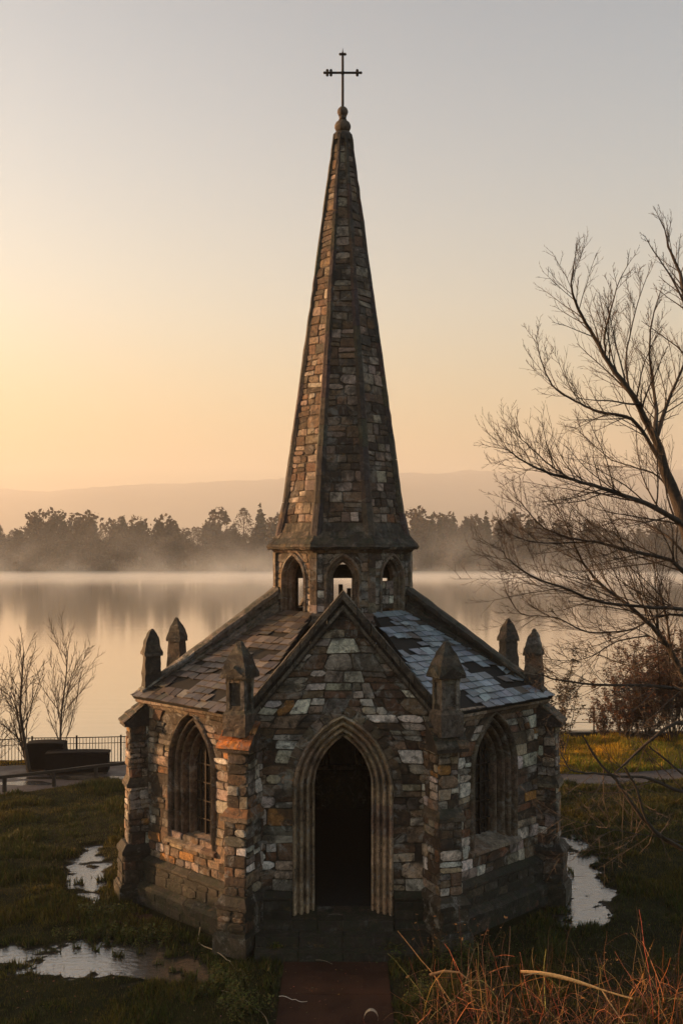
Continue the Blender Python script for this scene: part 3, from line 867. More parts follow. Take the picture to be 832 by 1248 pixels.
#PART2
# ================================================================== GROUND
def shore(x): return 38.9+sstep(-4, 9, x)*5.2+(vnoise(np.asarray(x)*.35, 0.3, 3)-.5)*.5
FX = [-60, -14, -11, -7.5, 0, 7.5, 9.5, 12, 20, 60]
FY = [26, 31.9, 33.5, 36.0, 35.6, 35.3, 34.9, 36.1, 38.0, 45]      # front edge of the asphalt walk
BX = [-60, -14, -11, -7, -3, 3, 7.5, 9, 12, 20, 60]
BY = [33, 37.6, 38.4, 38.6, 38.2, 37.6, 36.7, 36.6, 37.5, 39.4, 47]
def pfront(x): return np.interp(x, FX, FY)
def pback(x): return np.interp(x, BX, BY)
def seg_d(x, y, a, b):
    ax, ay = a; bx_, by = b; L2 = (bx_-ax)**2+(by-ay)**2
    t = np.clip(((x-ax)*(bx_-ax)+(y-ay)*(by-ay))/L2, 0, 1)
    return np.hypot(x-ax-t*(bx_-ax), y-ay-t*(by-ay))
def puddle_mask(x, y):
    n = (fbm(x*1.4, y*1.4, 5, 9)-.5)*1.7+(fbm(x*5, y*7, 3, 19)-.5)*.8
    m1 = 1-np.hypot((x+4.85)/2.0, (y-19.95)/1.1)+n*1.15
    m2 = 1-np.hypot((x+6.15-(y-25.6)*-.22)/.72, (y-25.6)/2.4)+n*.8
    m1 = np.maximum(m1, 1-np.hypot((x+3.3)/1.15, (y-19.75)/.75)+n*.9)
    q = seg_d(x, y, (6.15, 28.4), (5.45, 23.4)); m3 = 1-q/.78+n*.9
    q = seg_d(x, y, (4.9, 22.0), (5.5, 22.9)); m4 = 1-q/.5+n*1.3
    return np.maximum(np.maximum(m1, m2), np.maximum(m3, m4))
def gz(x, y):
    x = np.asarray(x, float); y = np.asarray(y, float)
    near = .045+(fbm(x*.4, y*.4, 3, 1)-.5)*.10+(fbm(x*3.1, y*3.1, 4, 2)-.5)*.075
    pm = sstep(-.12, .45, puddle_mask(x, y))
    near = near-.115*pm+pm*(fbm(x*2.6, y*5.2, 4, 33)-.5)*.27
    onp = sstep(-.5, .1, y-pfront(x))*(1-sstep(-.1, .5, y-pback(x)))
    near = near*(1-onp)+.0*onp
    onf = sstep(-1.45, -1.2, x)*(1-sstep(1.05, 1.3, x))*(1-sstep(20.6, 20.9, y))
    near = near*(1-onf)
    c = np.hypot(x-CX, y-CY); near = np.where(c < 5.3, np.minimum(near, .02), near)
    s = shore(x)
    drop = sstep(0, 2.6, y-s)
    z = near*(1-drop)-3.2*drop
    fs = 352+(fbm(x*.012, 0*x+.5, 3, 4)-.5)*22
    up = sstep(-14, 10, y-fs)
    z = z*(1-up)+(.8+(fbm(x*.02, y*.02, 3, 5))*5*sstep(0, 90, y-fs))*up
    ridge = 335+(fbm(x*.00055+3, 0*x+2.2, 4, 6)-.5)*170+x*.006
    hill = sstep(3000, 5000, y+(fbm(x*.002, y*.002, 3, 7)-.5)*400)
    z = z+hill*ridge*(1+(fbm(x*.012, y*.012, 4, 8)-.5)*.10)
    return z
def axis(bps):
    out = []
    for a, b, n in bps: out += list(np.linspace(a, b, n, endpoint=False))
    return np.array(out+[bps[-1][1]])
xs = axis([(-2500, -130, 70), (-130, -30, 42), (-30, -12, 50), (-12, 12, 250), (12, 30, 50), (30, 130, 42), (130, 2500, 70)])
ys = axis([(-55, 5, 14), (5, 16, 40), (16, 30, 175), (30, 46, 110), (46, 60, 20), (60, 335, 40), (335, 460, 50), (460, 5700, 140)])
X_, Y_ = np.meshgrid(xs, ys, indexing='ij'); Z_ = gz(X_, Y_)
V = np.stack([X_, Y_, Z_], -1).reshape(-1, 3)
nx, ny = X_.shape; I_ = np.arange(nx*ny).reshape(nx, ny)
Fq = np.stack([I_[:-1, :-1], I_[1:, :-1], I_[1:, 1:], I_[:-1, 1:]], -1).reshape(-1, 4)
np_mesh('ground', V, Fq, M_ground, smooth=True, kind='structure')

# lake
lk = MB(); lk.add([(-690, 38, -1.2), (690, 38, -1.2), (690, 420, -1.2), (-690, 420, -1.2)], [(0, 1, 2, 3)]); lk.build('lake', M_lake, kind='structure')
# puddles: level water showing wherever the turf dips under it
def puddle(label, x0, x1, y0, y1):
    m = MB(); m.add([(x0, y0, -.028), (x1, y0, -.028), (x1, y1, -.028), (x0, y1, -.028)], [(0, 1, 2, 3)])
    m.build('puddle', M_pud, label=label, kind='structure')
puddle('wide shallow puddle in the grass in front of the chapel', -7.6, -1.4, 18.3, 21.6)
puddle('narrow puddle beside the left corner buttress', -7.6, -4.6, 22.3, 28.8)
puddle('long bright puddle in the dark turf right of the chapel', 4.2, 7.6, 21.0, 30.0)
# walk and front path
def strip(name, fr, bk, x0, x1, n, z, mat):
    x = np.linspace(x0, x1, n); V = []
    m = 6
    for i in range(n):
        for j in range(m+1):
            y = fr(x[i])+(bk(x[i])-fr(x[i]))*j/m; V.append((x[i], y, z))
    F_ = [(i*(m+1)+j, (i+1)*(m+1)+j, (i+1)*(m+1)+j+1, i*(m+1)+j+1) for i in range(n-1) for j in range(m)]
    np_mesh(name, np.array(V), np.array(F_), mat, kind='structure')
wob = lambda x, s: (fbm(np.asarray(x)*.9, np.asarray(x)*0+s, 3, s)-.5)*.5
strip('lakeside_path', lambda x: pfront(x)+wob(x, 3), lambda x: pback(x)+wob(x, 5), -45, 45, 180, .022, M_path)
fp = MB()
y = 20.62
while y > 9:
    y1 = y-R.uniform(1.6, 2.2)
    fp.add([(-1.10, y1+.012, .03), (.88, y1+.012, .03), (.88, y, .03), (-1.10, y, .03), (-1.10, y1+.012, -.03), (.88, y1+.012, -.03), (.88, y, -.03), (-1.10, y, -.03)],
           [(0, 1, 2, 3), (0, 4, 5, 1), (1, 5, 6, 2), (3, 2, 6, 7), (0, 3, 7, 4)]); y = y1
fp.build('path', M_slab, kind='structure')
# puddles standing on the walk
def blob(name, cx, cy, rx, ry, z, mat, seed, n=48, **tags):
    m = MB(); rr = random.Random(seed); ph = [rr.uniform(0, 6.3) for _ in range(6)]
    vs = []
    for i in range(n):
        t = 2*math.pi*i/n; k = 1+sum(math.sin((j+2)*t+ph[j])*.22/(j+1) for j in range(6))
        vs.append((cx+rx*k*math.cos(t), cy+ry*k*math.sin(t), z))
    m.add(vs, [tuple(range(n))]); return m.build(name, mat, **tags)
blob('puddle', -10.75, 35.2, .75, .42, .027, M_pud, 3, label='small puddle on the lakeside walk behind the low rail', kind='structure')
blob('puddle', -8.75, 36.0, 1.9, .36, .027, M_pud, 8, label='long thin puddle on the lakeside walk behind the low rail', kind='structure')
# low kerb wall along the right bank
kw = MB()
xk = 5.5
while xk < 30:
    x1 = xk+R.uniform(.5, .9); y0_, y1_ = shore(xk)-.5, shore(x1)-.5
    I2 = Fr(0, 0, rad(-90)); c = pick(PTD); h_ = .26+R.uniform(-.02, .03)
    vs = [(xk+.005, y0_, -.05), (x1-.005, y1_, -.05), (x1-.005, y1_+.35, -.05), (xk+.005, y0_+.35, -.05), (xk+.005, y0_, h_), (x1-.005, y1_, h_), (x1-.005, y1_+.35, h_), (xk+.005, y0_+.35, h_)]
    kw.add(vs, [(4, 5, 6, 7), (0, 1, 5, 4), (1, 2, 6, 5), (2, 3, 7, 6), (3, 0, 4, 7)], c); xk = x1
kb = kw.build('low_wall', M_cap); kb['label'] = 'low dark stone wall edging the lawn on the right bank'; kb['category'] = 'wall'

# ------------------------------------------------------------------ grass
def blades(name, pts, hts, cols, mat, width=.35, lean=.5, **tags):
    n = len(pts); r = np.random.RandomState(3)
    a = r.rand(n)*2*np.pi; w = hts*width*(.5+r.rand(n)*.5)*.5
    dx, dy = np.cos(a)*w, np.sin(a)*w
    la = r.rand(n)*2*np.pi; ll = hts*lean*r.rand(n)
    P0 = pts.copy(); V = np.empty((n, 3, 3))
    V[:, 0] = P0+np.stack([-dx, -dy, -.01+0*dx], 1); V[:, 1] = P0+np.stack([dx, dy, -.01+0*dx], 1)
    V[:, 2] = P0+np.stack([np.cos(la)*ll, np.sin(la)*ll, hts], 1)
    np_mesh(name, V.reshape(-1, 3), np.arange(3*n).reshape(n, 3), mat, cols, **tags)
rs = np.random.RandomState(21)
N = 940000
gy = 15+(46-15)*rs.rand(N)**.9
gx = (rs.rand(N)*2-1)*(gy*.36+4.0)
def allowed(x, y):
    ok = (y < shore(x)-.3) & ~((y > pfront(x)+.05) & (y < pback(x)-.05)) & (np.hypot(x-CX, y-CY) > 5.25)
    ok &= ~((x > -1.12) & (x < .9) & (y < 21.0))
    return ok
cl = fbm(gx*1.1, gy*1.1, 4, 12); keep = allowed(gx, gy) & (rs.rand(N) < .55+sstep(.38, .6, cl))
gx, gy, cl = gx[keep], gy[keep], cl[keep]
gzv = gz(gx, gy); k2 = gzv > -.022; gx, gy, cl, gzv = gx[k2], gy[k2], cl[k2], gzv[k2]
n = len(gx)
hue = fbm(gx*.5, gy*.5, 3, 15)+rs.randn(n)*.12
cg = np.where((hue > .55)[:, None], np.array([.095, .075, .012]), np.array([.042, .051, .009]))
cg = np.where((rs.rand(n) < .14)[:, None], np.array([.08, .052, .022]), cg)
far_l = sstep(35.5, 37.5, gy)[:, None]; cg = cg*(1+far_l*np.array([3.9, 2.7, .8]))*(.6+.8*rs.rand(n))[:, None]  # far lawn yellower, also brightened in colour to stand in for sunlight
ht = (1+.5*sstep(36,37,gy))*(.03+.07*rs.rand(n))*(.6+1.0*sstep(.45, .65, cl))*(.8+gy/60)
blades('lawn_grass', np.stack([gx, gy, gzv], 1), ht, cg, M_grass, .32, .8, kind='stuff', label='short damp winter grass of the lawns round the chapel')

# ------------------------------------------------------------------ leafy weeds (each clump a plant)
def leaf_cloud(mb, c, r, n, size, cols, rr, flat=.6):
    for _ in range(n):
        while True:
            p = [rr.uniform(-1, 1) for _ in range(3)]
            if p[0]**2+p[1]**2+p[2]**2 < 1: break
        x, y, z = c[0]+p[0]*r[0], c[1]+p[1]*r[1], c[2]+abs(p[2])*r[2]
        s = size*rr.uniform(.6, 1.4); a = rr.uniform(0, 6.28); t = rr.uniform(-1, 1)*flat
        ux, uy, uz = math.cos(a)*s, math.sin(a)*s, t*s
        vx, vy, vz = -math.sin(a)*s*.45, math.cos(a)*s*.45, rr.uniform(-.4, .4)*s
        k = rr.uniform(.6, 1.4); cc = tuple(q*k for q in rr.choice(cols))
        mb.add([(x-ux, y-uy, z-uz), (x+vx, y+vy, z+vz), (x+ux, y+uy, z+uz), (x-vx, y-vy, z-vz)], [(0, 1, 2, 3)], cc)
def tube(mb, pts, rads, col, n=4):
    up = Vector((.31, .17, .93)); vs = []; prev = None
    for i, p in enumerate(pts):
        p = Vector(p); q = Vector(pts[min(i+1, len(pts)-1)])-Vector(pts[max(i-1, 0)])
        if q.length < 1e-6: q = Vector((0, 0, 1))
        q.normalize(); a = (prev if prev is not None else up).cross(q) if prev is None else prev-q*prev.dot(q)
        if a.length < 1e-4: a = q.orthogonal()
        a.normalize(); prev = a; b = q.cross(a)
        for k in range(n):
            t = 2*math.pi*k/n; vs.append(tuple(p+(a*math.cos(t)+b*math.sin(t))*rads[i]))
    fs = [(i*n+k, i*n+(k+1) % n, (i+1)*n+(k+1) % n, (i+1)*n+k) for i in range(len(pts)-1) for k in range(n)]
    mb.add(vs, fs, col)
GREENS = [(.06, .075, .012), (.09, .095, .016), (.035, .045, .009), (.10, .07, .016)]
def gz1(x, y): return float(gz(np.array([x]), np.array([y]))[0])
wd = [(-3.9, 21.15, .75, .30, .30, 'bushy green weeds against the foot of the left front buttress'),
      (-4.9, 21.5, .8, .3, .22, 'low green weeds bordering the flat paving slab'),
      (-5.2, 22.6, .6, .35, .22, 'green weeds at the foot of the left window wall'),
      (-2.05, 18.9, .55, .55, .28, 'green weeds beside the left edge of the front path, beyond the puddle'),
      (-1.75, 17.9, .5, .5, .30, 'clump of green weeds beside the left edge of the path, nearest the viewer'),
      (-1.35, 20.3, .22, .2, .25, 'small green tuft at the left end of the doorstep'),
      (1.05, 20.2, .22, .2, .28, 'small green tuft at the right end of the doorstep'),
      (1.5, 18.4, .5, .5, .28, 'dark green weeds to the right of the front path'),
      (2.2, 19.9, .7, .35, .35, 'dark weeds in front of the right front buttress')]
for i, (x, y, rx, ry, hz, lb) in enumerate(wd):
    rr = random.Random(100+i); t = thing('weed_clump', lb, 'weeds', (x, y, gz1(x, y)), 0, 'weeds growing round the chapel and path')
    m = MB()
    for q in range(int(9+22*rx)):
        cx, cy = rr.gauss(0, rx*.5), rr.gauss(0, ry*.5)
        leaf_cloud(m, (cx, cy, 0), (.13, .13, hz*1.35*rr.uniform(.4, 1.1)), 60, .026, GREENS, rr)
    s = m
    for q in range(10):
        cx, cy = rr.gauss(0, rx*.5), rr.gauss(0, ry*.5); a = rr.uniform(0, 6.3); h_ = hz*rr.uniform(.7, 1.3)
        tube(s, [(cx, cy, -.03), (cx+.03*math.cos(a), cy+.03*math.sin(a), h_*.5), (cx+.1*math.cos(a), cy+.1*math.sin(a), h_)], [.005, .004, .002], (.1, .09, .04), 3)
    s.build('foliage', M_leaf, t)
# flat red paving slab lying in the turf
m = MB(); vs = []
for q in range(14):
    t_ = 2*math.pi*q/14; k = 1+.16*math.sin(2.3*t_+1)+.08*math.sin(5*t_); vs.append((.66*k*math.cos(t_), .36*k*math.sin(t_)))
m.add([(a, b, .0) for a, b in vs]+[(a*.97, b*.97, .07) for a, b in vs], [tuple(range(14, 28))]+[(i, (i+1) % 14, 14+(i+1) % 14, 14+i) for i in range(14)], (.1,)*3)
o = m.build('paving_slab', M_slab); o.location = (-4.8, 22.25, .02); o['label'] = 'flat reddish slab lying in the grass left of the chapel'; o['category'] = 'slab'

# ------------------------------------------------------------------ bare trees
def grow(tr, tw, p, d, L, r, lvl, rr, cfg):
    """curved branch with children"""
    n = max(3, int(L/cfg['seg'][lvl])) ; n = min(n, 9); st = L/n
    pts = [Vector(p)]; rads = [r]; d = Vector(d).normalized()
    ups = cfg['up'][lvl]; wob_ = cfg['wob']
    for i in range(n):
        d = (d+Vector((rr.gauss(0, wob_), rr.gauss(0, wob_), rr.gauss(0, wob_)+ups))).normalized()
        pts.append(pts[-1]+d*st); rads.append(r*(1-(i+1)/n*(.72 if lvl < cfg['max'] else .6)))
    tube(tr if r > cfg['split'] else tw, pts, rads, cfg['col'], 7 if r > .06 else 5 if r > .02 else 3)
    if lvl < cfg['max']: kids(tr, tw, pts, rads, L, lvl, rr, cfg)
def kids(tr, tw, pts, rads, L, lvl, rr, cfg, t0=.18):
    m = int(cfg['n'][lvl]*max(.6, L/cfg['ref'][lvl])*rr.uniform(.8, 1.2))
    for j in range(m):
        t = t0+(1-t0)*(j+rr.random())/m; x = t*(len(pts)-1); i = min(int(x), len(pts)-2); f_ = x-i
        q = pts[i].lerp(pts[i+1], f_); ax = (pts[i+1]-pts[i]).normalized()
        e1 = ax.orthogonal().normalized(); e2 = ax.cross(e1); a = rr.uniform(0, 6.28)
        side = (e1*math.cos(a)+e2*math.sin(a))
        side = (side+Vector((0, 0, cfg['rise']))).normalized()
        ang = rad(rr.uniform(*cfg['ang'])); dd = ax*math.cos(ang)+side*math.sin(ang)
        rp = rads[i]*(1-f_)+rads[i+1]*f_
        l = L*cfg['len'][lvl]*(1-(cfg.get('tip', .55) if lvl == 0 else .55)*t)*rr.uniform(.55, 1.2)
        if cfg.get('minr'): rr_ = max(cfg['minr'][min(lvl+1, len(cfg['minr'])-1)], rp*cfg['rr'])
        else: rr_ = rp*cfg['rr']
        grow(tr, tw, q, dd, l, rr_, lvl+1, rr, cfg)
BARKC = (.07, .048, .035)
# the large bare tree overhanging from the right: limbs (photo pixels, depth in metres along each)
TR = [(905, 1490), (895, 1200), (885, 1000), (870, 860), (857, 740), (838, 655), (824, 610), (810, 575), (800, 540)]
LIMBS = [
 (TR, 13, 13, .21, .085, .4),
 ([(800, 540), (784, 508), (771, 484), (742, 443), (719, 403), (700, 368), (696, 345), (700, 314)], 13, 12.2, .075, .008, .15),
 ([(800, 540), (798, 520), (799, 501), (795, 469), (791, 432), (794, 391), (806, 350)], 13, 13.6, .055, .007, .2),
 ([(800, 530), (808, 505), (817, 480), (832, 445), (842, 400), (838, 360)], 13, 14, .05, .008, .2),
 ([(808, 570), (791, 540), (769, 511), (730, 502), (707, 492), (678, 475), (661, 446), (652, 409)], 13, 12.4, .045, .006, .15),
 ([(780, 500), (768, 478), (762, 443), (768, 403), (777, 368), (790, 331)], 13, 13.5, .030, .005, .1),
 ([(757, 465), (740, 440), (736, 409), (745, 374), (753, 345), (765, 322)], 12.7, 12, .028, .005, .1),
 ([(838, 655), (850, 560), (852, 470), (840, 390), (828, 334), (814, 300), (808, 272)], 13, 13, .10, .006, .3),
 ([(846, 420), (832, 367), (812, 330), (792, 300), (785, 287)], 13, 12.4, .03, .004, .15),
 ([(852, 470), (862, 380), (858, 300), (850, 250)], 13, 13.6, .04, .005, .1),
 ([(855, 665), (832, 640), (794, 618), (753, 602), (719, 590), (678, 580), (650, 569), (628, 556), (614, 545)], 13, 11.5, .065, .006, .12),
 ([(735, 596), (700, 585), (675, 571), (655, 554), (636, 536), (622, 526)], 12.3, 11.7, .026, .004, .1),
 ([(862, 720), (832, 696), (811, 681), (765, 671), (730, 661), (702, 658), (664, 644), (645, 625), (628, 606)], 13, 12.2, .055, .005, .12),
 ([(715, 660), (680, 662), (650, 660), (622, 652), (608, 645)], 12.6, 11.8, .018, .004, .1),
 ([(866, 752), (832, 743), (794, 740), (736, 735), (693, 719), (650, 704), (621, 684), (609, 667)], 13, 11.2, .05, .005, .12),
 ([(872, 870), (845, 850), (820, 800), (800, 771), (771, 742), (736, 716), (713, 690), (700, 665), (690, 640), (678, 618)], 13, 12.6, .07, .006, .15),
 ([(876, 850), (832, 841), (794, 836), (722, 834), (678, 828), (652, 820)], 13, 12.0, .045, .010, .2),
 ([(868, 760), (830, 750), (800, 752), (765, 768), (716, 770), (678, 753), (635, 748), (615, 719)], 13, 12.3, .032, .004, .15),
 ([(790, 775), (751, 782), (720, 800), (690, 806), (660, 800)], 12.8, 12.0, .016, .003, .15),
 ([(884, 905), (832, 882), (814, 886), (791, 903), (768, 924), (747, 944)], 13, 12.4, .028, .010, .2),
 ([(886, 985), (832, 966), (791, 949), (756, 946), (722, 942), (694, 937), (682, 915)], 13, 12.0, .026, .005, .15),
 ([(708, 895), (729, 928), (750, 951), (768, 979), (796, 1012), (819, 1028), (888, 1060)], 12.2, 13, .008, .03, .2),
 ([(761, 935), (775, 961), (784, 993), (803, 1016), (840, 1040)], 12.3, 12.9, .012, .014, .2),
 ([(880, 950), (850, 955), (812, 928), (791, 910)], 13, 12.5, .02, .008, .2),
 ([(890, 1040), (815, 1023), (756, 1013), (710, 1003), (655, 991)], 13, 11.8, .014, .004, .3),
 ([(865, 800), (840, 790), (800, 800), (770, 812), (735, 800), (700, 790)], 13, 13.8, .03, .005, .2),
 ([(850, 700), (820, 660), (790, 640), (760, 632), (735, 640), (700, 650)], 13, 13.9, .03, .004, .2),
 ([(830, 630), (818, 600), (800, 580), (775, 570), (745, 560), (720, 540), (700, 520)], 13, 13.8, .03, .004, .2),
 # the side of the crown away from the chapel
 ([(862, 720), (905, 660), (960, 600), (1030, 520), (1080, 430)], 13, 13.8, .07, .006, .15),
 ([(848, 560), (885, 490), (930, 420), (960, 340)], 13, 12.3, .05, .005, .15),
 ([(872, 870), (920, 800), (990, 750), (1080, 720)], 13, 12.0, .06, .006, .15),
 ([(880, 950), (930, 900), (1000, 880), (1060, 870)], 13, 14.0, .04, .005, .2),
 ([(852, 600), (900, 590), (960, 560), (1010, 500)], 13, 14.2, .04, .005, .15),
]
tree = thing('bare_tree', 'large leafless tree with spreading dark branches overhanging from the right', 'tree', (6.6, 13, 0))
rr = random.Random(77)
def loc(p): return Vector((p[0]-6.6, p[1]-13, p[2]))
cfgT = dict(tip=.74, seg=[.3, .16, .11, .08], up=[.05, .035, .04, .05], wob=.07, max=3, split=.0085, col=BARKC, n=[31, 12, 5], ref=[2.8, 1.0, .45], rise=.35,
            ang=(22, 52), len=[.46, .48, .5], rr=.40, minr=[.01, .0044, .0030, .0024])
tk, tw = MB(), MB()
for li, (pp, d0, d1, r0, r1, t0) in enumerate(LIMBS):
    n = len(pp); P3 = []
    for i, (a, b) in enumerate(pp):
        t = i/(n-1); dd = d0+(d1-d0)*t+(math.sin(li*2.1+i*1.3)*.10 if 0 < i < n-1 else 0); P3.append(loc(at(a, b, dd)))
    # smooth (Catmull-Rom)
    pts = []
    for i in range(n-1):
        p0, p1, p2, p3 = P3[max(0, i-1)], P3[i], P3[i+1], P3[min(n-1, i+2)]
        for s in range(4):
            t = s/4; pts.append(.5*((2*p1)+(p2-p0)*t+(2*p0-5*p1+4*p2-p3)*t*t+(3*p1-p0-3*p2+p3)*t**3)+Vector((rr.gauss(0, .004),)*3))
    pts.append(P3[-1]); m = len(pts); q_ = 1.15 if li in (19, 20, 21, 22, 23) else .68; r0 *= q_; r1 *= q_
    rads = [(r0+(r1-r0)*(i/(m-1))**.8)*(1+.05*rr.uniform(-1, 1)) for i in range(m)]
    if li == 0: rads[0] = .34; rads[1] = .30; rads[2] = .27
    tube(tk, pts, rads, BARKC, 9 if r0 > .05 else 6 if r0 > .02 else 5)
    L = sum((pts[i+1]-pts[i]).length for i in range(m-1))
    if li: 
        sub = dict(cfgT)
        if li in (19, 20, 21, 22, 23, 24): sub['n'] = [16, 8, 4]; sub['rise'] = .05
        if li in (7, 8, 9): sub['n'] = [17, 9, 4]; sub['len'] = [.26, .45, .5]
        kids(tk, tw, pts, rads, L, 0, rr, sub, t0)
tk.build('trunk', M_bark, tree, smooth=True); tw.build('twigs', M_twig, tree)

# small bare trees by the lake
def bare_tree(x, y, h_, seed, label, stems=1, spread=.25, r=.05, group=None, n=(24, 10, 4), up=.05, ang=(28, 50), zoff=0, name='bare_tree', cat='tree', ln=(.62, .42, .5)):
    rr = random.Random(seed); z = gz1(x, y); t = thing(name, label, cat, (x, y, max(z, -1.25)+zoff), 0, group)
    a, b = MB(), MB()
    cfg = dict(seg=[.45, .22, .16, .12], up=[.04, up, up, .05], wob=.07, max=3, split=.012, col=(.06, .04, .03), n=list(n), ref=[h_, h_*.35, h_*.16], rise=.25,
               ang=ang, len=list(ln), rr=.42, minr=[.02, .014, .010, .008])
    for s in range(stems):
        aa = rr.uniform(0, 6.28); sp = spread*(rr.random() if stems > 1 else .1)
        grow(a, b, (rr.gauss(0, .08)*(stems > 1), rr.gauss(0, .08)*(stems > 1), -.1), (math.cos(aa)*sp, math.sin(aa)*sp, 1), h_*(1 if s == 0 else rr.uniform(.6, .9)), r*(1 if s == 0 else .7), 0, rr, cfg)
    a.build('trunk', M_bark, t, smooth=True); b.build('twigs', M_twig, t); return t
bare_tree(-11.0, 36.7, 4.7, 5, 'taller leafless sapling by the left dark box, between the railing and the left edge', 2, .25, .075, ang=(22, 42))
bare_tree(-10.75, 39.6, 4.9, 9, 'leafless fan-shaped sapling rising behind the long dark box and railing', 1, .1, .06, ang=(25, 45), n=(30, 10, 4), up=.07)
bare_tree(-12.35, 35.6, 3.6, 14, 'dense leafless bush at the far left behind the low rail', 6, .5, .035, name='bare_bush', cat='bush', n=(12, 7, 4))
# shrubs on the right bank
def shrub(x, y, h_, seed, label, cols, stems, nleaf, spread=.6, group=None, lsz=.05):
    rr = random.Random(seed); z = gz1(x, y); t = thing('shrub', label, 'shrub', (x, y, max(z, -1.2)), 0, group)
    a, b = MB(), MB()
    cfg = dict(seg=[.3, .2, .14, .1], up=[.03, .05, .05, .05], wob=.10, max=2, split=.02, col=(.07, .04, .028), n=[11, 6, 3], ref=[h_, h_*.35, .5], rise=.3,
               ang=(22, 50), len=[.40, .45, .5], rr=.5, minr=[.012, .009, .0065])
    for s in range(stems):
        aa = rr.uniform(0, 6.28); sp = spread*rr.random()
        grow(a, b, (rr.gauss(0, .12), rr.gauss(0, .12), -.1), (math.cos(aa)*sp, math.sin(aa)*sp, 1), h_*rr.uniform(.55, 1), .025, 0, rr, cfg)
    a.build('trunk', M_bark, t); tw_ = b
    # dead leaves held on the twigs
    lf = MB(); vv = b.v
    for _ in range(nleaf):
        q = rr.choice(vv)
        for _ in range(rr.choice((1, 3, 5))):
            leaf_cloud(lf, (q[0]+rr.gauss(0, .05), q[1]+rr.gauss(0, .05), q[2]+rr.gauss(0, .05)), (.02, .02, .02), 1, lsz, cols, rr)
    b.build('twigs', M_twig, t); lf.build('foliage', M_leaf, t)
BRN = [(.10, .055, .03), (.07, .045, .02), (.055, .045, .02)]
RUS = [(.15, .06, .03), (.11, .05, .025), (.18, .075, .035), (.08, .045, .025)]
shrub(8.35, 39.4, 4.4, 31, 'slender half-bare shrub close behind the chapel right corner', BRN, 7, 900, .38, lsz=.055)
shrub(12.6, 42.6, 4.3, 32, 'tall russet shrub on the right bank, left one of the pair', RUS, 20, 4200, .55, 'russet shrubs on the right bank')
shrub(14.8, 43.4, 4.8, 33, 'broad russet shrub on the right bank at the picture edge', RUS, 24, 5600, .6, 'russet shrubs on the right bank')
shrub(11.7, 42.5, 3.3, 36, 'reddish shrub filling the gap left of the tall russet pair', RUS, 14, 2600, .7)
shrub(13.7, 42.9, 4.4, 37, 'dense russet shrub between the two tall ones on the right bank', RUS, 18, 4200, .6)
shrub(10.9, 43.2, 1.7, 34, 'low russet bush below the railing left of the tall russet shrubs', RUS, 8, 500, .7)
shrub(8.0, 42.4, 1.3, 35, 'low reddish bush between the chapel corner and the railing', RUS, 7, 400, .7)

# ------------------------------------------------------------------ railings, rail, boxes
def railing(pts, label, h_=1.03, sp=.115, post=1.6, vert=True):
    t = thing('railing', label, 'railing', (pts[0][0], pts[0][1], 0)); ox, oy = pts[0]
    b = MB(); pm = []; tr_ = MB()
    L = 0; nextb = 0; nextp = 0
    for i in range(len(pts)-1):
        (xa, ya), (xb, yb) = pts[i], pts[i+1]; l = math.hypot(xb-xa, yb-ya); ux, uy = (xb-xa)/l, (yb-ya)/l
        s = 0
        while s < l:
            x, y = xa+ux*s-ox, ya+uy*s-oy
            z = 0
            if abs((L+s) % post) < sp*.99: 
                p = MB(); q = .028
                p.add([(x-q, y-q, -.3), (x+q, y-q, -.3), (x+q, y+q, -.3), (x-q, y+q, -.3), (x-q, y-q, h_+.07), (x+q, y-q, h_+.07), (x+q, y+q, h_+.07), (x-q, y+q, h_+.07)], [(4, 5, 6, 7), (0, 1, 5, 4), (1, 2, 6, 5), (2, 3, 7, 6), (3, 0, 4, 7)], (.05,)*3); pm.append(p)
            elif vert:
                lean_ = R.gauss(0, .006); q = .0095
                b.add([(x-q, y-q, .10), (x+q, y-q, .10), (x+q, y+q, .10), (x-q, y+q, .10), (x-q+lean_, y-q, h_), (x+q+lean_, y-q, h_), (x+q+lean_, y+q, h_), (x-q+lean_, y+q, h_)], [(0, 1, 5, 4), (1, 2, 6, 5), (2, 3, 7, 6), (3, 0, 4, 7)], (.05,)*3)
            s += sp
        for z0 in ((.10, h_-.22, h_) if vert else (.35, .68, h_)):
            tube(tr_, [(xa-ox, ya-oy, z0), ((xa+xb)/2-ox, (ya+yb)/2-oy, z0-.012), (xb-ox, yb-oy, z0)], [.02 if z0 > .9 else .014]*3, (.05,)*3, 6)
        L += l
    for p in pm[:60]: p.build('post', M_iron, t)
    tr_.build('rail', M_iron, t)
    if vert: b.build('bars', M_iron, t)
railing([(-16, 36.6), (-11.5, 38.1), (-8, 38.4), (-6, 38.45), (-3, 38.5), (1, 38.7)], 'black iron railing with upright bars along the lake behind the dark boxes')
railing([(4.8, 41.2), (8, 42.9), (10, 43.6), (14, 43.9), (20, 44.2)], 'thin iron railing among the shrubs on the right bank', 1.25, .16, 1.25, False)
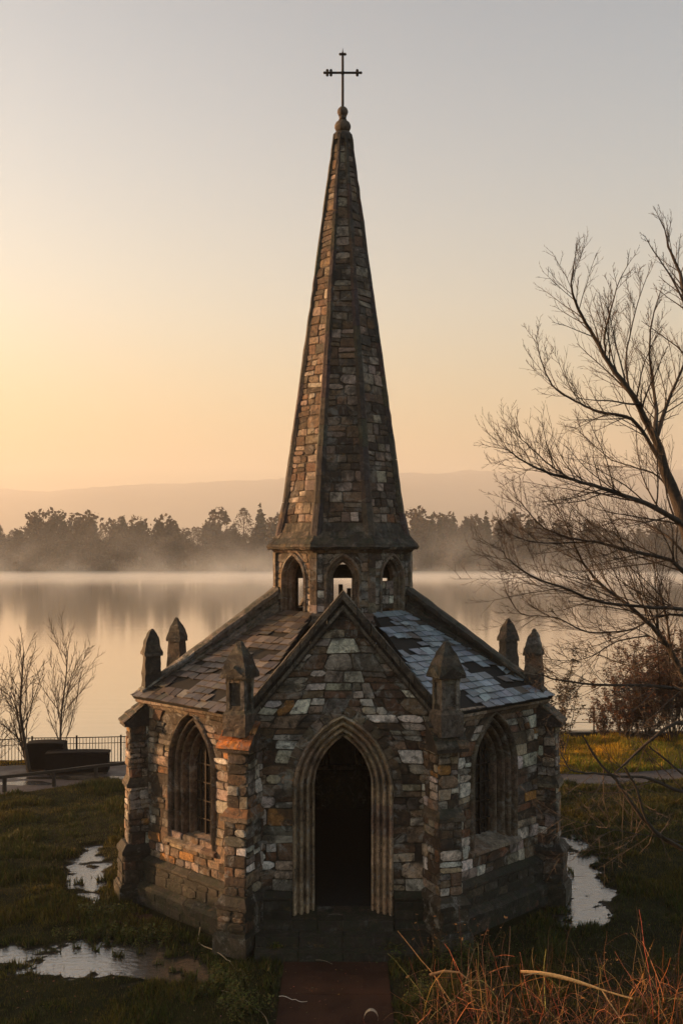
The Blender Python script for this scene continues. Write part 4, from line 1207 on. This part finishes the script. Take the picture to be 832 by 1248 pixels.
# knee rail
t = thing('knee_rail', 'low dark timber rail on short posts along the grass edge at the left', 'rail', (-12.6, 32.9, 0))
rp = [(-14.2, 31.7), (-12.6, 32.95), (-11.05, 33.95), (-9.65, 34.75), (-8.45, 35.6), (-7.2, 36.3), (-5.9, 36.5)]
m = MB()
for i in range(len(rp)-1):
    (xa, ya), (xb, yb) = rp[i], rp[i+1]; l = math.hypot(xb-xa, yb-ya); px_, py_ = -(yb-ya)/l*.045, (xb-xa)/l*.045
    vs = [(x+12.6+s*px_, y-32.9+s*py_, z) for z in (.47, .57) for x, y, s in ((xa, ya, -1), (xb, yb, -1), (xb, yb, 1), (xa, ya, 1))]
    m.add(vs, [(3, 2, 1, 0), (4, 5, 6, 7), (0, 1, 5, 4), (1, 2, 6, 5), (2, 3, 7, 6), (3, 0, 4, 7)], (.05,)*3)
m.build('rail', M_wood, t)
for x, y in rp[:-1]:
    p = MB(); q = .055; x += 12.6; y -= 32.9
    p.add([(x-q, y-q, -.1), (x+q, y-q, -.1), (x+q, y+q, -.1), (x-q, y+q, -.1), (x-q, y-q, .468), (x+q, y-q, .468), (x+q, y+q, .468), (x-q, y+q, .468)], [(0, 1, 5, 4), (1, 2, 6, 5), (2, 3, 7, 6), (3, 0, 4, 7)], (.05,)*3)
    p.build('post', M_wood, t)
def crate(x, y, w, d_, h_, rz, label, crown, taper):
    t = thing('storage_box', label, 'box', (x, y, .022), rz, 'dark boxes on the lakeside walk')
    b = MB(); n = 10
    def sec(z, ins): return [(-w/2+ins, -d_/2+ins, z), (w/2-ins-taper*z/h_, -d_/2+ins, z), (w/2-ins-taper*z/h_, d_/2-ins, z), (-w/2+ins, d_/2-ins, z)]
    zz = [(.08, .02), (.10, 0), (h_-.12, 0), (h_-.10, .012)]
    vs = [p for z, i in zz for p in sec(z, i)]
    fs = [(3, 2, 1, 0)]+[(4*a+k, 4*a+(k+1) % 4, 4*a+4+(k+1) % 4, 4*a+4+k) for a in range(3) for k in range(4)]
    b.add(vs, fs); b.build('body', M_dark, t)
    l = MB(); rows = []
    x0, x1 = -w/2-.025, w/2-taper+.03
    for i in range(n+1):
        u = i/n; x_ = x0+(x1-x0)*u; z = h_-.02+crown*math.sin(math.pi*u)**.6
        rows.append([(x_, -d_/2-.025, h_-.10), (x_, -d_/2-.025, z-.02), (x_, -d_/2+.01, z), (x_, d_/2-.01, z), (x_, d_/2+.025, z-.02), (x_, d_/2+.025, h_-.10)])
    vs = [p for r_ in rows for p in r_]
    fs = [(a*6+k, (a+1)*6+k, (a+1)*6+(k+1) % 6, a*6+(k+1) % 6) for a in range(n) for k in range(6)]+[tuple(range(6)), tuple(range(6*n+5, 6*n-1, -1))]
    l.add(vs, fs); l.build('lid', M_dark, t)
    for sx in (-1, 1):
        for sy in (-1, 1):
            f_ = MB(); cx, cy = sx*(w/2-.1), sy*(d_/2-.1)
            f_.add([(cx+a*.05, cy+b_*.05, z) for z in (0, .082) for a, b_ in ((-1, -1), (1, -1), (1, 1), (-1, 1))], [(0, 1, 5, 4), (1, 2, 6, 5), (2, 3, 7, 6), (3, 0, 4, 7)]); f_.build('foot', M_wood, t)
crate(-10.55, 37.3, 1.45, .7, 1.02, rad(3), 'taller dark box with a rounded top beside the bare sapling', .05, .16)
crate(-9.35, 36.75, 2.15, .6, .80, rad(5), 'long low dark box in front of the taller one by the railing', .03, .0)

# ------------------------------------------------------------------ brambles in the lower right
OR = [(.50, .15, .04), (.34, .09, .025), (.60, .30, .10), (.10, .035, .015), (.05, .02, .012), (.14, .045, .018), (.04, .018, .010)]
def bramble(x, y, seed, label, n=46, hh=(.5, 1.3), spread=.9, cols=OR, group='dry bramble clumps in front of the chapel', r=.0062):
    rr = random.Random(seed); z = gz1(x, y); t = thing('bramble', label, 'bramble', (x, y, z), 0, group)
    m = MB(); lf = MB(); tips = []
    for q in range(n):
        bx_, by_ = rr.gauss(0, spread*.35), rr.gauss(0, spread*.3); a = rr.uniform(0, 6.28); L = rr.uniform(*hh)
        sp_ = rr.uniform(.1, 1.7)*(1 if L < 1.1 else .3); d = Vector((math.cos(a)*sp_, math.sin(a)*sp_, 1)).normalized(); p = Vector((bx_, by_, -.04)); pts = [p.copy()]
        droop = rr.choice((.0, .03, .12, .22))
        for i in range(8):
            d = (d+Vector((rr.gauss(0, .09), rr.gauss(0, .09), rr.gauss(0, .05)-droop))).normalized(); p = p+d*L/8
            if p.z < .02: p.z = .02
            pts.append(p.copy())
        c = tuple(v*rr.uniform(.6, 1.2) for v in rr.choice(cols)); r0 = r*rr.uniform(.6, 1.3)
        tube(m, pts, [r0*(1-i/8*.65) for i in range(9)], c, 4)
        for _ in range(rr.randint(0, 2)):
            i = rr.randint(2, 7); d2 = Vector((rr.gauss(0, 1), rr.gauss(0, 1), rr.gauss(.4, .5))).normalized(); pp = [pts[i]]
            for s in range(4): d2 = (d2+Vector((rr.gauss(0, .15), rr.gauss(0, .15), -.08))).normalized(); pp.append(pp[-1]+d2*L*.09)
            tube(m, pp, [r0*.45, r0*.4, r0*.35, r0*.3, r0*.2], c, 3); tips.append(pp[-1])
    for q in tips:
        if rr.random() < .35: leaf_cloud(lf, q, (.02, .02, .02), rr.randint(1, 3), .028, [(.30, .13, .04), (.2, .08, .03), (.38, .2, .07)], rr)
    m.build('stems', M_bramble, t); lf.build('leaves', M_leaf, t)
brs = [(1.6, 17.35, 'dry orange bramble nearest the right edge of the path'), (2.5, 17.1, 'dense dry bramble mound under the pale fallen branch, left part'),
       (3.35, 17.5, 'dry bramble mound just behind the tip end of the pale fallen branch'), (3.0, 16.5, 'tangled orange bramble in front of the pale fallen branch'),
       (4.3, 17.2, 'dry bramble clump right of the pale fallen branch'), (4.2, 16.3, 'low bramble tangle below the right end of the fallen branch'),
       (5.2, 17.0, 'tall orange bramble at the right edge of the picture'), (5.6, 18.4, 'darker bramble behind the tall one at the right edge'),
       (4.2, 18.7, 'thin bramble in the dark turf behind the mounds'), (1.9, 16.4, 'low bramble spreading beside the path at the bottom'),
       (5.3, 16.0, 'bramble tangle in the bottom right corner')]
for i, (x, y, lb) in enumerate(brs):
    bramble(x, y, 200+i, lb, n=58 if i != 8 else 14, hh=(.4, 1.35), spread=1.0)
for i, (x, y, h_, lb) in enumerate([(2.2, 18.2, 1.7, 'pair of long straight dead stalks in front of the right front buttress'), (5.45, 17.4, 2.3, 'tallest upright dead stalks near the right edge'),
                                    (2.75, 18.3, 1.5, 'thin upright dead stalks left of the bright puddle')]):
    bramble(x, y, 300+i, lb, n=6, hh=(h_*.6, h_), spread=.35, group='upright dead stalks', r=.009)
# leafy orange sprigs by the right buttress
for i, (x, y, lb) in enumerate([(1.75, 20.1, 'sprig with small orange leaves at the right end of the doorstep'), (2.75, 19.6, 'taller sprig with small orange leaves in front of the right front buttress')]):
    rr = random.Random(400+i); t = thing('leafy_sprig', lb, 'plant', (x, y, gz1(x, y)), 0, 'orange leaved sprigs'); m = MB(); lf = MB()
    for q in range(8):
        a = rr.uniform(0, 6.28); L = rr.uniform(.5, .95)+.2*i; d = Vector((math.cos(a)*.35, math.sin(a)*.35, 1)); p = Vector((rr.gauss(0, .1), rr.gauss(0, .1), -.03)); pts = [p.copy()]
        for s in range(6): d = (d+Vector((rr.gauss(0, .12), rr.gauss(0, .12), 0))).normalized(); p = p+d*L/6; pts.append(p.copy())
        tube(m, pts, [.006*(1-s*.11) for s in range(7)], (.12, .06, .03), 3)
        for p_ in pts[3:]:
            if rr.random() < .6: leaf_cloud(lf, p_, (.06, .06, .05), rr.randint(1, 3), .030, [(.42, .19, .06), (.34, .14, .05)], rr)
    m.build('stems', M_bramble, t); lf.build('leaves', M_leaf, t)
# the pale broken branch lying on the brambles
bb = MB(); a_, b_ = at(634, 1184, 17.0), at(770, 1217, 16.7)
P0, P1 = Vector(a_), Vector(b_); pts = []
for i in range(12):
    t_ = i/11; p = P0.lerp(P1, t_); p.z += .10*math.sin(math.pi*t_)*(1-t_)*1.2; pts.append(p-P0)
tube(bb, pts, [.014+.020*math.sin(math.pi*min(1, (i+1)/9))**.8*(1 if i < 8 else (12-i)/5) for i in range(12)], (.95, .45, .15), 7)
tube(bb, [pts[2], pts[2]+Vector((-.12, -.05, .015)), pts[2]+Vector((-.3, -.1, .0))], [.012, .009, .004], (.55, .33, .15), 5)
tube(bb, [pts[8], pts[8]+Vector((.1, -.12, -.16)), pts[8]+Vector((.28, -.25, -.42)), pts[8]+Vector((.5, -.35, -.62))], [.011, .009, .008, .005], (.5, .3, .13), 5)
o = bb.build('fallen_branch', M_bramble); o.location = P0; o['label'] = 'pale broken branch lying across the dry brambles'; o['category'] = 'branch'
bb = MB(); tube(bb, [(0, 0, 0), (.25, .03, .05), (.5, .02, .03), (.62, 0, -.06)], [.02, .022, .016, .008], (.48, .22, .08), 6)
o = bb.build('fallen_branch', M_bramble); o.location = at(523, 1188, 17.2); o['label'] = 'short orange broken branch at the left end of the brambles'; o['category'] = 'branch'
# loose runners over the turf and path
for i, (pp, lb) in enumerate([([(378, 1102), (373, 1112), (371, 1122), (392, 1128), (415, 1140), (433, 1156)], ''), ]): pass
def runner(pp, d, r, col, lb):
    m = MB(); P = [Vector(at(a, b, H*FPX/(b-YH))) for a, b in pp]; o0 = P[0].copy(); o0.z = 0; pts = []
    for i in range(len(P)-1):
        for s in range(5): q = P[i].lerp(P[i+1], s/5); pts.append(Vector((q.x-o0.x, q.y-o0.y, .07+.02*math.sin(i*3+s))))
    tube(m, pts, [r*(1-.5*i/len(pts)) for i in range(len(pts))], col, 4)
    o = m.build('dead_runner', M_bramble); o.location = o0; o['label'] = lb; o['category'] = 'twig'
runner([(247, 1118), (241, 1152), (262, 1164), (280, 1176), (292, 1190)], 0, .012, (.34, .25, .15), 'curling pale dead stem at the foot of the left front buttress')
runner([(300, 1158), (345, 1166), (385, 1174), (410, 1180)], 0, .005, (.3, .24, .18), 'thin pale stem lying across the top of the path')
runner([(340, 1219), (360, 1223), (378, 1227)], 0, .006, (.55, .48, .42), 'short white stick lying on the left edge of the path')
runner([(270, 1212), (300, 1224), (322, 1242), (330, 1262)], 0, .010, (.22, .16, .10), 'curved dead stem in the weeds left of the path at the bottom')
# leaf litter blown over path, steps and turf
rl = random.Random(9); m = MB()
for _ in range(900):
    x = rl.uniform(-6.5, 5.5); y = rl.uniform(16, 21.2) if rl.random() < .8 else rl.uniform(21, 31)
    if math.hypot(x-CX, y-CY) < 5.1: continue
    z = (.036 if -1.1 < x < .88 and y < 20.6 else max(gz1(x, y), -.024)+.03); s = rl.uniform(.012, .032); a = rl.uniform(0, 6.28)
    c = tuple(v*rl.uniform(.5, 1.3) for v in rl.choice([(.16, .075, .03), (.10, .05, .025), (.22, .13, .06), (.05, .03, .02)]))
    u, v_ = (math.cos(a)*s, math.sin(a)*s), (-math.sin(a)*s*.55, math.cos(a)*s*.55)
    m.add([(x-u[0], y-u[1], z), (x+v_[0], y+v_[1], z+rl.uniform(0, .012)), (x+u[0], y+u[1], z+rl.uniform(0, .01)), (x-v_[0], y-v_[1], z+rl.uniform(0, .012))], [(0, 1, 2, 3)], c)
m.build('leaf_litter', M_leaf, kind='stuff', label='dead leaves scattered over the path and turf')
# curled dry leaf at the bottom
m = MB(); vs = []; n_ = 10
for i in range(n_+1):
    t_ = i/n_; a = math.pi*1.15*t_; w = .055*math.sin(math.pi*min(1, t_*.93+.05)); cx, cz = -.12*math.cos(a), .15*math.sin(a)+.0
    for s in (-1, 0, 1): vs.append((cx, s*w, cz+(.02 if s else 0)))
for i in range(n_):
    for j in (0, 1): m.add([vs[i*3+j], vs[i*3+j+1], vs[(i+1)*3+j+1], vs[(i+1)*3+j]], [(0, 1, 2, 3)], (.42, .33, .25))
o = m.build('dry_leaf', M_leaf); o.location = (.50, 17.5, .05); o['label'] = 'curled pale dry leaf on the path at the bottom edge'; o['category'] = 'leaf'

# ------------------------------------------------------------------ far wood across the lake
def tmpl(kind, seed, h_, nq, q=.9):
    r = np.random.RandomState(seed); C = []
    if kind == 'broad':
        nb = r.randint(7, 12); blobs = []
        for i in range(nb):
            t = r.rand(); a = r.rand()*6.28; rad_ = h_*.24*(1-.4*abs(t-.4))
            blobs.append((np.cos(a)*rad_*r.rand(), np.sin(a)*rad_*r.rand(), h_*(.30+.60*t), h_*(.10+.09*r.rand())))
        for i in range(nq):
            b = blobs[r.randint(nb)]; d = r.randn(3); d /= np.linalg.norm(d); k = b[3]*(.45+.65*r.rand())
            C.append((b[0]+d[0]*k, b[1]+d[1]*k, b[2]+d[2]*k*.85))
    elif kind == 'conifer':
        for i in range(nq):
            t = 1-np.sqrt(r.rand()); f_ = (t*10) % 1
            rad_ = h_*.20*(1-t)**.85*(1.15-.65*f_)+.10; a = r.rand()*6.28; k = rad_*(.35+.65*r.rand()); C.append((np.cos(a)*k, np.sin(a)*k, h_*(.10+.90*t)-.25*k))
    else:  # thin bare crown
        for i in range(nq):
            t = r.rand(); a = r.rand()*6.28; rad_ = h_*.22*np.sin(np.pi*(.15+.8*t))*(.3+.7*r.rand()); C.append((np.cos(a)*rad_, np.sin(a)*rad_, h_*(.28+.72*t)))
    C = np.array(C); n = len(C); s = q*(.5+.9*r.rand(n))*(.55 if kind == 'bare' else 1)
    A = r.randn(n, 3); A /= np.linalg.norm(A, axis=1)[:, None]; B = np.cross(A, r.randn(n, 3)); B /= np.linalg.norm(B, axis=1)[:, None]
    A *= s[:, None]; B *= (s*(.25 if kind == 'bare' else .6))[:, None]
    V = np.stack([C-A, C-B, C+A, C+B], 1).reshape(-1, 3); F_ = np.arange(4*n).reshape(n, 4)
    # trunk
    tr = []; k = h_*.012+.06
    for z, w in ((-.8, 1.2), (h_*.8, .25)):
        tr += [(-k*w, -k*w, z), (k*w, -k*w, z), (k*w, k*w, z), (-k*w, k*w, z)]
    T = np.array(tr); TF = np.array([[0, 1, 5, 4], [1, 2, 6, 5], [2, 3, 7, 6], [3, 0, 4, 7]])
    base = {'broad': (.060, .036, .020), 'conifer': (.030, .026, .014), 'bare': (.070, .044, .028)}[kind]
    Cc = np.array(base)[None]*(.6+.8*r.rand(n))[:, None]
    return V, F_, Cc, T, TF
TM = [tmpl('broad', 1, 17, 900, .65), tmpl('broad', 2, 15, 800, .65), tmpl('conifer', 3, 19, 700, .7), tmpl('bare', 4, 16, 900, .8), tmpl('broad', 5, 12, 600, .65), tmpl('conifer', 6, 15, 520, .7)]
r = np.random.RandomState(8); VV = []; FF = []; CC = []; off = 0
for row, (yy, nT) in enumerate(((358, 150), (362, 120), (372, 110), (390, 100), (415, 60))):
    for i in range(nT):
        x = -235+470*(i+r.rand())/nT; y = yy+r.randn()*4; T_ = TM[r.choice(6, p=[.22, .20, .15, .19, .14, .10])]
        s = .55+.40*r.rand()**1.5+.60*fbm(np.array([x*.03]), np.array([row*.3]), 2, 2)[0]; s *= 1.02 if row else .5
        if x > 30: s *= .94
        a = r.rand()*6.28; ca, sa = np.cos(a), np.sin(a); z = gz1(x, y)-.3
        for (v, f_, c) in ((T_[0], T_[1], T_[2]), (T_[3], T_[4], np.full((4, 3), .03))):
            w = v*s; w = np.stack([w[:, 0]*ca-w[:, 1]*sa+x, w[:, 0]*sa+w[:, 1]*ca+y, w[:, 2]+z], 1)
            VV.append(w); FF.append(f_+off); CC.append(c*(.8+.4*r.rand())); off += len(w)
M_far = leafmat('far_foliage', .15)
np_mesh('far_woodland', np.concatenate(VV), np.concatenate(FF), M_far, np.concatenate(CC), kind='stuff', label='hazy wood along the far shore of the lake')
# trees that stand out on its skyline
far = [(45, 619, 0, 'round-topped far tree on the skyline at the extreme left'), (85, 624, 1, 'rounded far tree, second bump of the skyline from the left'),
       (114, 627, 2, 'slim dark conifer on the left skyline, first narrow point'), (150, 628, 5, 'pointed far tree on the left skyline beside the slim conifer'),
       (174, 627, 0, 'broad far tree midway along the left skyline'), (200, 625, 4, 'small round far tree left of the bare spreading crown'),
       (262, 617, 1, 'widest far tree crown on the skyline left of the spire'), (297, 617, 3, 'see-through bare far tree just left of the spire'),
       (319, 624, 5, 'small far tree touching the left side of the spire'), (552, 623, 2, 'tallest dark conifer on the skyline right of the spire'),
       (536, 631, 5, 'short conifer just left of the tallest conifer'), (575, 634, 4, 'low rounded far tree right of the tallest conifer'),
       (505, 636, 1, 'low broad far tree just right of the spire'), (655, 628, 0, 'broad far tree behind the bare overhanging branches')]
protos = {}
for px, py, k, lb in far:
    y = 366.0; x = (px-XC)/FPX*y; zt = H-(py-YH)/FPX*y; z = gz1(x, y)-.3; T_ = TM[k]; hh = T_[0][:, 2].max()
    if k not in protos:
        t = thing('far_tree', lb, 'tree', (x, y, z), 0, 'single trees standing out on the far skyline')
        np_mesh('crown', T_[0], T_[1], M_far, T_[2], parent=t); np_mesh('trunk', T_[3], T_[4], M_bark, None, parent=t); protos[k] = t
    else: t = copy_tree(protos[k])
    s = (zt-z)/hh; t['label'] = lb; t.location = (x, y, z); t.scale = (s, s, s); t.rotation_euler = (0, 0, px*.7)

# unseen trees added outside the frame to shade near lawn and chapel foot
for i, (x, y, s) in enumerate([(-30, 12, .36), (-31, 16.5, .40), (-30, 21, .345), (-31, 24.5, .385), (-30.5, 28.5, .35), (-31.5, 31.5, .20)]):
    t = thing('unseen_shade_tree', ['first', 'second', 'third', 'fourth', 'fifth', 'sixth', 'seventh'][i]+' unseen evergreen from the near end of the row added to shade the lawn', 'tree', (x, y, 0), 0, 'unseen trees added to shade the lawn')
    for s_ in (0, 2.2, -2.2):
        V, F_, C_, T, TF = tmpl('broad', 40+i*3+int(s_), 14, 900, .8)
        if s_ == 0: np_mesh('trunk', T*s, TF, M_bark, None, parent=t); allV, allF, allC = [V*s], [F_], [C_]
        else: allV.append(V*s+np.array([0, s_, -1.0*s])); allF.append(F_+sum(len(q) for q in allV[:-1])); allC.append(C_)
    Vx = np.concatenate(allV); np_mesh('crown', Vx, np.concatenate(allF), M_leaf, np.concatenate(allC), parent=t)

# ================================================================== air, sky, sun, camera
def volbox(name, x0, x1, y0, y1, z0, z1, dens, col, an, noisy=None, label=''):
    m = MB(); m.add([(x0, y0, z0), (x1, y0, z0), (x1, y1, z0), (x0, y1, z0), (x0, y0, z1), (x1, y0, z1), (x1, y1, z1), (x0, y1, z1)],
                    [(3, 2, 1, 0), (4, 5, 6, 7), (0, 1, 5, 4), (1, 2, 6, 5), (2, 3, 7, 6), (3, 0, 4, 7)])
    mt = bpy.data.materials.new(name); mt.use_nodes = True; nt = mt.node_tree; nt.nodes.remove(nt.nodes['Principled BSDF'])
    v = nt.nodes.new('ShaderNodeVolumePrincipled'); v.inputs['Color'].default_value = (*col, 1); v.inputs['Density'].default_value = dens
    v.inputs['Anisotropy'].default_value = an
    nt.links.new(v.outputs[0], nt.nodes['Material Output'].inputs['Volume'])
    if noisy:
        mp = nt.nodes.new('ShaderNodeMapping'); mp.inputs['Scale'].default_value = noisy; nt.links.new(geo(nt), mp.inputs[0])
        n1 = noise(nt, 1.0, 4, .6, mp.outputs[0], .4)
        z = sepz(nt); fall = mapr(nt, z, z0, z1, 1, 0)
        d = math_(nt, 'MULTIPLY', math_(nt, 'MULTIPLY', ramp(nt, n1, .46, .64), math_(nt, 'POWER', fall, 3.8)), dens)
        nt.links.new(d, v.inputs['Density'])
        mt.cycles.volume_step_rate = 1.0
    else: mt.cycles.homogeneous_volume = True
    o = m.build(name, mt, kind='stuff', label=label); return o
HZ = 0.00034
volbox('haze', -2600, 2600, -80, 5800, -5.5, 460, HZ, (.93, .90, .88), .25, label='warm haze in the air over lake and hills')
volbox('mist', -260, 260, 258, 352, -1.15, 26, .021, (.985, .965, .94), 0, (.045, .03, .055), label='low mist drifting over the far side of the lake')

volbox('low_mist', -260, 260, 292, 353, -1.17, 0.35, .020, (.985, .965, .94), 0, label='thin bright mist lying on the water below the far wood')
el, azs = 8.0, (-.975, .22)
ts = Vector((azs[0], azs[1], 0)).normalized()*math.cos(rad(el)); ts.z = math.sin(rad(el))
sd = bpy.data.lights.new('sun', 'SUN'); sd.energy = 3.6; sd.angle = rad(.6); sd.color = (1.0, .56, .26)
so = bpy.data.objects.new('sun', sd); COL.objects.link(so); so.rotation_euler = (-ts).to_track_quat('-Z', 'Y').to_euler(); so.location = (-40, 30, 30)
w = bpy.data.worlds.new('World'); SC.world = w; w.use_nodes = True; nt = w.node_tree
bg = nt.nodes['Background']
sk_ = nt.nodes.new('ShaderNodeTexSky'); sk_.sky_type = 'NISHITA'; sk_.sun_disc = False; sk_.sun_elevation = rad(el); sk_.sun_rotation = math.atan2(ts.x, ts.y)
sk_.air_density = 1.6; sk_.dust_density = 6.0; sk_.ozone_density = 1.0; sk_.altitude = 0
tc = nt.nodes.new('ShaderNodeTexCoord'); zz = sepz(nt, tc.outputs['Generated'])
g_ = ramp(nt, zz, .0, 1.0, (1.0, 1.05, 1.30), (1.05, .98, .93), mid=(.22, (.93, 1.03, 1.31)))
e_ = [n for n in nt.nodes if n.bl_idname == 'ShaderNodeValToRGB'][-1].color_ramp.elements.new(.48); e_.color = (.63, .745, .92, 1)
nt.links.new(mix(nt, 1.0, sk_.outputs[0], g_, 'MULTIPLY'), bg.inputs['Color']); bg.inputs['Strength'].default_value = .12
cam = bpy.data.cameras.new('camera'); co = bpy.data.objects.new('camera', cam); COL.objects.link(co)
co.location = (0, 0, H); co.rotation_euler = (rad(90), 0, 0)
cam.sensor_fit = 'VERTICAL'; cam.sensor_height = 36; cam.lens = FPX/1248*36; cam.shift_y = (YH-624)/1248; cam.clip_end = 14000; cam.clip_start = .1
SC.camera = co
v = SC.view_settings; v.view_transform = 'Standard'; v.look = 'None'; v.exposure = 1.72; v.gamma = 1; v.use_curve_mapping = False
cy = SC.cycles; cy.use_denoising = True; cy.max_bounces = 8; cy.diffuse_bounces = 3; cy.volume_bounces = 3; cy.glossy_bounces = 3; cy.transmission_bounces = 2
cy.sample_clamp_indirect = 4; cy.volume_step_rate = 1; cy.volume_max_steps = 64; cy.use_adaptive_sampling = True
